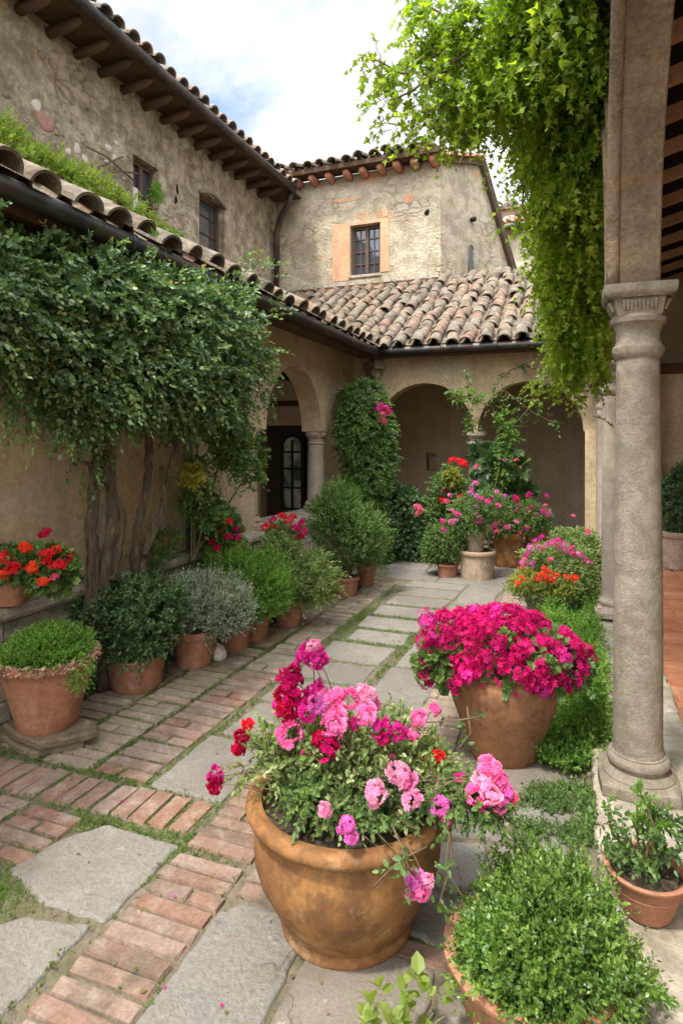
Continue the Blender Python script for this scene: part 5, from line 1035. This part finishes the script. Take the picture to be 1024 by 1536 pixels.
# ================================================================== BOXWOOD AND OTHER NEAR PLANTS
x,y,d,R,rb,zr=pot_fit(793,1640,1545,248,170)
BX=thing('potted_boxwood','rounded bright green boxwood in a terracotta pot at the bottom of the view','potted boxwood',(x,y,0)); flower_pot(BX,x,y,0,zr,R,rb,'tc_red','thin',72,soil=.03)
stm=MB()
foliage(BX,[Bd(824,1422,116,94,d,.25),Bd(868,1462,66,78,d-.02,.19),Bd(785,1432,86,80,d-.02,.19),Bd(820,1364,80,58,d+.03,.19)],7200,.075,8,.0185,L['box'],T=LT_S,seed=101,amp=.30,inner=.55,up=.5,droop=.05,upn=.3,flat=.5,fr=10)
foliage(BX,[Bd(850,1445,90,72,d,.18)],800,.12,7,.026,L['dark'],T=LT_S,seed=102,amp=.07,inner=.2,name='inner_foliage')
stems_up(BX,(x,y,zr-.03),.09,[at(828+RS.normal()*40,1455+RS.normal()*20,d+RS.normal()*.06) for _ in range(24)],rr=.006); 
LP=thing('leafy_seedling','clump of soft light green rounded leaves at the bottom edge beside the boxwood pot','plant',tuple(G(620,1640)))
mb=MB(); P,O=blob_pts([Bd(620,1560,75,48,1.62,.14),Bd(580,1560,42,50,1.6,.1)],30,seed=7,up=1.2); sprigs(mb,P,O,.05,4,.05,LT_R,ang=1.1,sj=.35); mb.build('foliage',L['lime'],LP)
stems_up(LP,G(620,1640),.05,[at(620+RS.normal()*40,1545+RS.normal()*15,1.62) for _ in range(14)],'stem_green',.0035)
x,y,d,R,rb,zr=pot_fit(968,1392,1342,118,72,.11)
RP=thing('potted_rose','terracotta pot on the loggia plinth with a sparse twiggy rose of green leaves','potted rose',(x,y,.11)); flower_pot(RP,x,y,.11,zr,R,rb,'tc_red','thin',64,soil=.03)
foliage(RP,[Bd(905,1235,36,34,d+.1,.10),Bd(960,1275,38,22,d,.09)],95,.09,7,.026,L['mid'],T=LT_S,seed=111,amp=.3)
foliage(RP,[Bd(1000,1250,26,34,d,.09)],42,.08,7,.03,L['dark'],T=LT_S,seed=112,name='dark_foliage'); foliage(RP,[Bd(962,1192,12,10,d,.04),Bd(975,1230,26,14,d,.06)],36,.06,7,.025,L['bright'],T=LT_S,name='young_foliage')  # darker leaves on the right of the rose
stems_up(RP,(x,y,zr-.03),.02,[at(962,1195,d),at(975,1200,d),at(905,1235,d+.1),at(1000,1240,d),at(940,1220,d),at(990,1225,d),at(925,1250,d+.05)],'stem',.005)
x,y,d,R,rb,zr=pot_fit(1014,856,800,44,40,.1)
FP=thing('potted_shrub','old clay pot with a dark round shrub on the red floor inside the loggia','potted shrub',(x,y,.1)); flower_pot(FP,x,y,.1,zr,R,rb,'tc_old','drum')
foliage(FP,[Bd(1022,745,30,48,d,.28),Bd(1030,780,24,24,d,.2)],1200,.14,9,.045,L['dark'],T=LT_S,seed=121); stems_up(FP,(x,y,zr-.04),.04,[at(1015+RS.normal()*8,750,d) for _ in range(5)],rr=.01)
# ================================================================== GREAT VINE HANGING FROM THE LOGGIA ROOF
GV=thing('hanging_vine','huge bright green vine hanging from the loggia eave and reaching out against the sky','vine',(.0,4.6,3.9))
vb=[Bd(860,40,52,70,3.5,.45),Bd(810,20,62,50,3.5,.4),Bd(850,150,58,80,3.7,.45),Bd(785,115,46,50,3.6,.3),Bd(860,260,44,80,3.9,.4),Bd(826,205,38,44,3.9,.3),Bd(862,370,40,70,4.3,.4),Bd(846,340,30,50,4.4,.25),Bd(864,455,32,56,4.6,.33),Bd(850,430,22,36,4.6,.2),Bd(868,515,27,36,4.7,.25),Bd(876,550,15,18,4.8,.15),Bd(720,40,40,20,3.4,.2),Bd(735,120,34,26,3.4,.2),Bd(700,150,26,12,3.4,.15),Bd(905,60,30,100,3.5,.3),Bd(900,200,18,100,3.7,.25),Bd(820,-30,80,40,3.4,.4),Bd(670,75,24,10,3.35,.12),Bd(660,15,30,10,3.3,.12)]
stm=MB()
P,O=blob_pts(vb,4600,seed=131,amp=.25,inner=.25,up=-.3); 
uu=512+FPX*(P@RT)/(P@FW); k=(uu<912); P,O=P[k],O[k]
mb=MB(); sprigs(mb,P,O*[1,1,.5]+[-.25,0,-.45],.15*RS.uniform(.6,1.4,len(P)),9,.050,LT_3,droop=.75,flat=.45,upn=.15,ang=.8,sj=.45); mb.build('foliage',L['vine'],GV)
for o_ in ():pass
sh=MB(); sl=MB(); sd=MB()
SH=[([(720,120),(680,150),(640,170),(610,190),(582,185)],3.3),([(700,80),(650,110),(600,110),(575,95),(555,88)],3.25),([(690,40),(660,20),(635,5),(612,-10)],3.3),([(720,60),(680,60),(640,70),(620,50)],3.3),([(650,110),(620,135),(590,150),(575,130),(570,80)],3.25),([(740,150),(715,190),(690,200),(660,180),(640,190)],3.35),([(770,170),(770,210),(750,230)],3.5),([(720,30),(690,0),(670,-20)],3.3),([(770,250),(785,280),(782,310)],4.0),([(690,90),(660,80),(630,95),(612,60)],3.3),([(790,330),(778,350)],4.2),([(680,160),(700,205),(690,215)],3.35),([(800,400),(790,420)],4.5),([(860,590),(880,610)],4.8),([(840,560),(820,575),(812,580)],4.8)]
for pts,dep in SH:
    Q=[at(u,v,dep) for u,v in pts]; sh.tube(Q,[.007-.004*i/len(Q) for i in range(len(Q))],5)
    P_=np.array([Q[i]+(Q[i+1]-Q[i])*f for i in range(len(Q)-1) for f in np.linspace(0,.95,9)]); P_=P_+RS.normal(size=P_.shape)*.045
    sprigs(sl,P_,RS.normal(size=P_.shape)*.7+[-.2,0,-.1],.15,7,.044,LT_3,droop=.5,upn=.3,stem=sd)
sh.tube([at(900,-60,3.6),at(880,100,3.7),at(885,300,4.1),at(880,480,4.6)],[.03,.025,.02,.012],8,ridge=.1); sh.tube([at(900,-60,3.6),at(800,20,3.5),at(720,90,3.4),at(660,110,3.3)],[.025,.018,.012,.006],8)
sh.build('branch',M['stem'],GV); sl.build('shoot',L['vine'],GV); sd.build('twigs',M['stem'],GV)['kind']='stuff'
mb=MB(); P=np.array([at(u+RS.normal()*12,v+RS.normal()*12,2.9) for u,v in ((835,20),(815,30),(840,50),(820,55),(845,20),(830,70),(805,10),(815,0)) for _ in range(2)]); sprigs(mb,P,RS.normal(size=P.shape)*.4+[-.2,0,-.8],.1,3,.07,LT_3,droop=.6); mb.build('large_leaves',L['vine'],GV)
# ================================================================== PLANTS GROWING ON THE LOW LEFT ROOF
def roofz(p): return 3.06+.5*(-2.75-p[0])
RV=thing('roof_shrub','yellow-green scrambling shrub growing on the low roof against the tall house wall','shrub',(-5.4,5,4.4))
def rb_(u,v,ru,rv,x,rx): p=AX(u,v,x); dd_=p@FW; return (p,(rx,ru/FPX*dd_*1.1,rv/FPX*dd_))
foliage(RV,[rb_(20,240,52,42,-5.6,.35),rb_(-40,215,50,48,-5.6,.35),rb_(75,262,36,26,-5.5,.3),rb_(140,290,42,26,-5.5,.3),rb_(185,318,34,18,-5.5,.3),rb_(226,348,30,10,-5.4,.25),rb_(110,275,30,20,-5.4,.3)],1500,.20,8,.062,L['lime'],seed=141,up=.7,T=LT_S,amp=.4,droop=.15,fr=5)
foliage(RV,[rb_(250,355,24,10,-5.3,.2),rb_(236,288,8,10,-5.7,.1)],160,.15,8,.05,L['bright'],seed=142,name='shoot')
stems_up(RV,(-5.5,4.6,4.4),.2,[AX(u,v,-5.6) for u,v in ((20,230),(80,260),(0,200),(140,285))],rr=.015)
rs=MB()
for pts in ([(120,290),(150,250),(185,235)],[(150,300),(175,255),(215,262)],[(235,350),(262,360),(280,378)],[(130,220),(160,235),(200,270)]): rs.tube([AX(u,v,-5.93) for u,v in pts],.012,5)
rs.build('bare_stem',M['stem'],RV)
# ================================================================== GROUND COVER AND MOSS
def inside(P, poly):
    x,y=P[:,0],P[:,1]; r=np.zeros(len(P),bool); n=len(poly)
    for i in range(n):
        x1,y1=poly[i]; x2,y2=poly[(i+1)%n]; c=((y1>y)!=(y2>y)); 
        with np.errstate(divide='ignore',invalid='ignore'): xi=(x2-x1)*(y-y1)/(y2-y1+1e-12)+x1
        r^=c&(x<xi)
    return r
def joints(P):
    k=np.ones(len(P),bool)
    for q in RECT:
        q=np.array(q); lo=q.min(0)-.02; hi=q.max(0)+.02; bx=np.where(k&(P[:,0]>lo[0])&(P[:,0]<hi[0])&(P[:,1]>lo[1])&(P[:,1]<hi[1]))[0]
        if len(bx):
            c=q.mean(0); q2=c+(q-c)*.965; ins=inside(P[bx],q2); k[bx[ins]]=False
    return k
def noise2(P, s, seed):
    q=np.random.RandomState(seed); r=np.zeros(len(P))
    for i in range(7): k=q.normal(size=2)*s*(1+.5*i); r+=np.sin(P@k+q.rand()*6)/(1+.35*i)
    return r
mb=MB()
P=np.column_stack([RS.uniform(-3.1,-.1,230000),RS.uniform(1.0,8.2,230000)]); 
nz_=noise2(P,3.2,11); den=.03+.3*(nz_>1.2)
for (cx_,cy_,r_,a_) in ((-2.05,1.72,.16,1.0),(-1.56,2.15,.10,.9),(-1.9,2.44,.5,.5),(-2.3,2.48,.4,.5),(-2.55,3.0,.4,.8),(-2.5,3.8,.35,.8),(-2.4,4.5,.3,.8),(-1.88,4.9,.5,.5),(-1.3,4.9,.3,.5),(-1.35,5.6,.3,.5),(-1.85,5.7,.4,.6),(-2.0,2.16,.1,.6)): den+=a_*np.exp(-((P[:,0]-cx_)**2+(P[:,1]-cy_)**2)/(r_*r_))
den-=.45*(P[:,0]>-1.15)*(P[:,1]<3)
k=RS.rand(len(P))<den*.95; P=P[k]; P=P[joints(P)]
P3=np.column_stack([P,np.full(len(P),.0)+RS.uniform(-.002,.006,len(P))])
sprigs(mb,P3,RS.normal(size=P3.shape)*.5+[0,0,1],.014*RS.uniform(.5,1.5,len(P3)),4,.0095,LT_D,ang=1.1,droop=0)
# looser tufts
P=np.column_stack([RS.uniform(-3.1,-1.2,9000),RS.uniform(1.1,7,9000)]); k=(noise2(P,2.6,31)>1.0)|((P[:,0]<-2.3)&(P[:,1]>2.9)&(RS.rand(9000)<.5)&(noise2(P,4,33)>-.2)); P=P[k]; P=P[joints(P)]
hot=[]
for poly in ([(-2.09,1.78),(-2.045,2.0),(-1.93,2.155),(-1.54,2.145),(-1.545,1.71),(-1.82,1.70)],[(-2.0,1.20),(-1.97,1.46),(-1.83,1.63),(-1.58,1.69),(-1.575,1.28)],[(-2.9,2.44),(-1.5,2.45),(-1.2,2.3)],[(-2.42,2.0),(-2.1,2.14),(-1.6,2.15)],[(-2.66,2.5),(-2.65,4.4)],[(-2.32,2.5),(-2.31,3.9)],[(-1.95,3.0),(-1.94,7.0)],[(-1.35,3.0),(-1.3,6.5)],[(-2.7,4.2),(-2.3,7.0)]):
    for a,b_ in zip(poly[:-1],poly[1:]):
        n=int(np.linalg.norm(np.subtract(b_,a))*110); f=RS.rand(n,1); hot.append(np.array(a)*(1-f)+np.array(b_)*f+RS.normal(size=(n,2))*.016)
hot=np.vstack(hot); hot=hot[noise2(hot,9,77)>-.2]; hot=hot[joints(hot)]; P=np.vstack([P,hot])
P3=np.column_stack([P,np.full(len(P),.004)]); sprigs(mb,P3,RS.normal(size=P3.shape)*.6+[0,0,1],.024*RS.uniform(.5,1.3,len(P3)),6,.012,LT_D,ang=1.0)
o=mb.build('moss',L['moss']); tag(o,'moss and tiny weeds growing in the joints of the paving','moss'); o['kind']='stuff'
# flower bed ground cover right
mb=MB(); mb2=MB()
P=np.column_stack([RS.uniform(-.34,.16,30000),RS.uniform(2.9,6.4,30000)])
e=-.02-.05*(P[:,1]-3.2); k=(P[:,0]>-.15-.03*(P[:,1]-3.6)+.05*np.sin(P[:,1]*5))&(P[:,1]>3.3)&(P[:,0]<.15)
P=P[k]; n5=noise2(P,6,3); kk=(n5>-.9)|(RS.rand(len(P))<.25); P=P[kk]; n5=n5[kk]; hgt=.10+.10*np.clip(n5,-1,1.6); P3=np.column_stack([P,np.abs(hgt)*RS.rand(len(P))**.6+.01])[:5200]
sprigs(mb,P3,RS.normal(size=P3.shape)*.6+[-.1,-.2,1],.12*RS.uniform(.6,1.4,len(P3)),8,.028,LT_S,droop=.15); o=mb.build('ground_cover',L['bright']); tag(o,'low bright green ground cover along the loggia plinth','ground cover'); o['kind']='stuff'
mb=MB(); P=np.column_stack([RS.uniform(-.25,.10,9000),RS.uniform(1.5,3.6,9000)]); k=(P[:,0]>-.18+.1*np.sin(P[:,1]*4))&(noise2(P,4.5,5)+(P[:,0]+.05)*3>.25); P=P[k]
P3=np.column_stack([P,np.full(len(P),.008)])[:900]; sprigs(mb,P3,RS.normal(size=P3.shape)*.5+[-.1,0,1],.06*RS.uniform(.5,1.4,len(P3)),7,.018,LT_D); 
P=np.column_stack([RS.uniform(.02,.30,240),RS.uniform(1.5,2.45,240),np.full(240,.105)]); P=P[noise2(P[:,:2],7,9)>.2]; sprigs(mb,P,RS.normal(size=P.shape)*.6+[0,0,1],.07,6,.02,LT_D)
o=mb.build('weeds',L['mid']); tag(o,'patchy weeds on bare earth beside the loggia plinth','weeds'); o['kind']='stuff'
# fallen leaves and petals
n=420; mb=MB(); P=np.column_stack([RS.uniform(-3.0,.1,n),RS.uniform(1.1,7.5,n),RS.uniform(.014,.020,n)]); a=RS.rand(n)*6.28; X=np.column_stack([np.cos(a),np.sin(a),RS.normal(size=n)*.15]); Z=nrmz(np.column_stack([RS.normal(size=(n,2))*.3,np.ones(n)])); Y=nrmz(np.cross(Z,X)); X=np.cross(Y,Z)
mb.inst(LT_D,P,X,Y,Z,RS.uniform(.012,.03,n)); o=mb.build('leaf_litter',leafm('dry_leaf',[(.16,.09,.04),(.25,.16,.07),(.12,.08,.04),(.20,.19,.07)],.1,.8,.1)); tag(o,'scattered dry leaves lying on the paving','leaf litter'); o['kind']='stuff'
n=90; mb=MB(); c_=np.array([(-.69,1.9),(-.36,3.3),(-1.0,7.0),(-3.0,2.6)])[RS.randint(0,4,n)]; P=np.column_stack([c_+RS.normal(size=(n,2))*.42,RS.uniform(.014,.02,n)]); a=RS.rand(n)*6.28; X=np.column_stack([np.cos(a),np.sin(a),0*a]); Z=np.repeat([[0,0,1.]],n,0)
mb.inst(LT_R,P,X,np.cross(Z,X),Z,RS.uniform(.008,.015,n)); o=mb.build('fallen_petals',Pm['magenta']); tag(o,'fallen pink petals scattered near the flower pots','petals'); o['kind']='stuff'
# fallen petals, pebbles and debris
mb=MB(); n=260; P=np.column_stack([RS.uniform(-.3,.1,n),RS.uniform(1.6,3.6,n)]); V0=np.array([(math.cos(a)*s,math.sin(a)*s,z) for z,s in ((0,1),(.5,.8)) for a in np.linspace(0,5.24,6)]); PB=(V0,[(i,(i+1)%6,6+(i+1)%6,6+i) for i in range(6)]+[tuple(range(6,12))])
a=RS.rand(n)*6; X=np.column_stack([np.cos(a),np.sin(a),np.zeros(n)]); Z=np.repeat([[0,0,1.]],n,0); mb.inst(PB,np.column_stack([P,np.zeros(n)]),X,np.cross(Z,X),Z,np.column_stack([RS.uniform(.004,.02,n),RS.uniform(.004,.016,n),RS.uniform(.006,.02,n)]))
o=mb.build('gravel',M['rubble']); tag(o,'loose gravel and crumbs of stone in the bare strip','gravel'); o['kind']='stuff'
for o in list(bpy.data.objects):
    if '_o' in o: del o['_o']
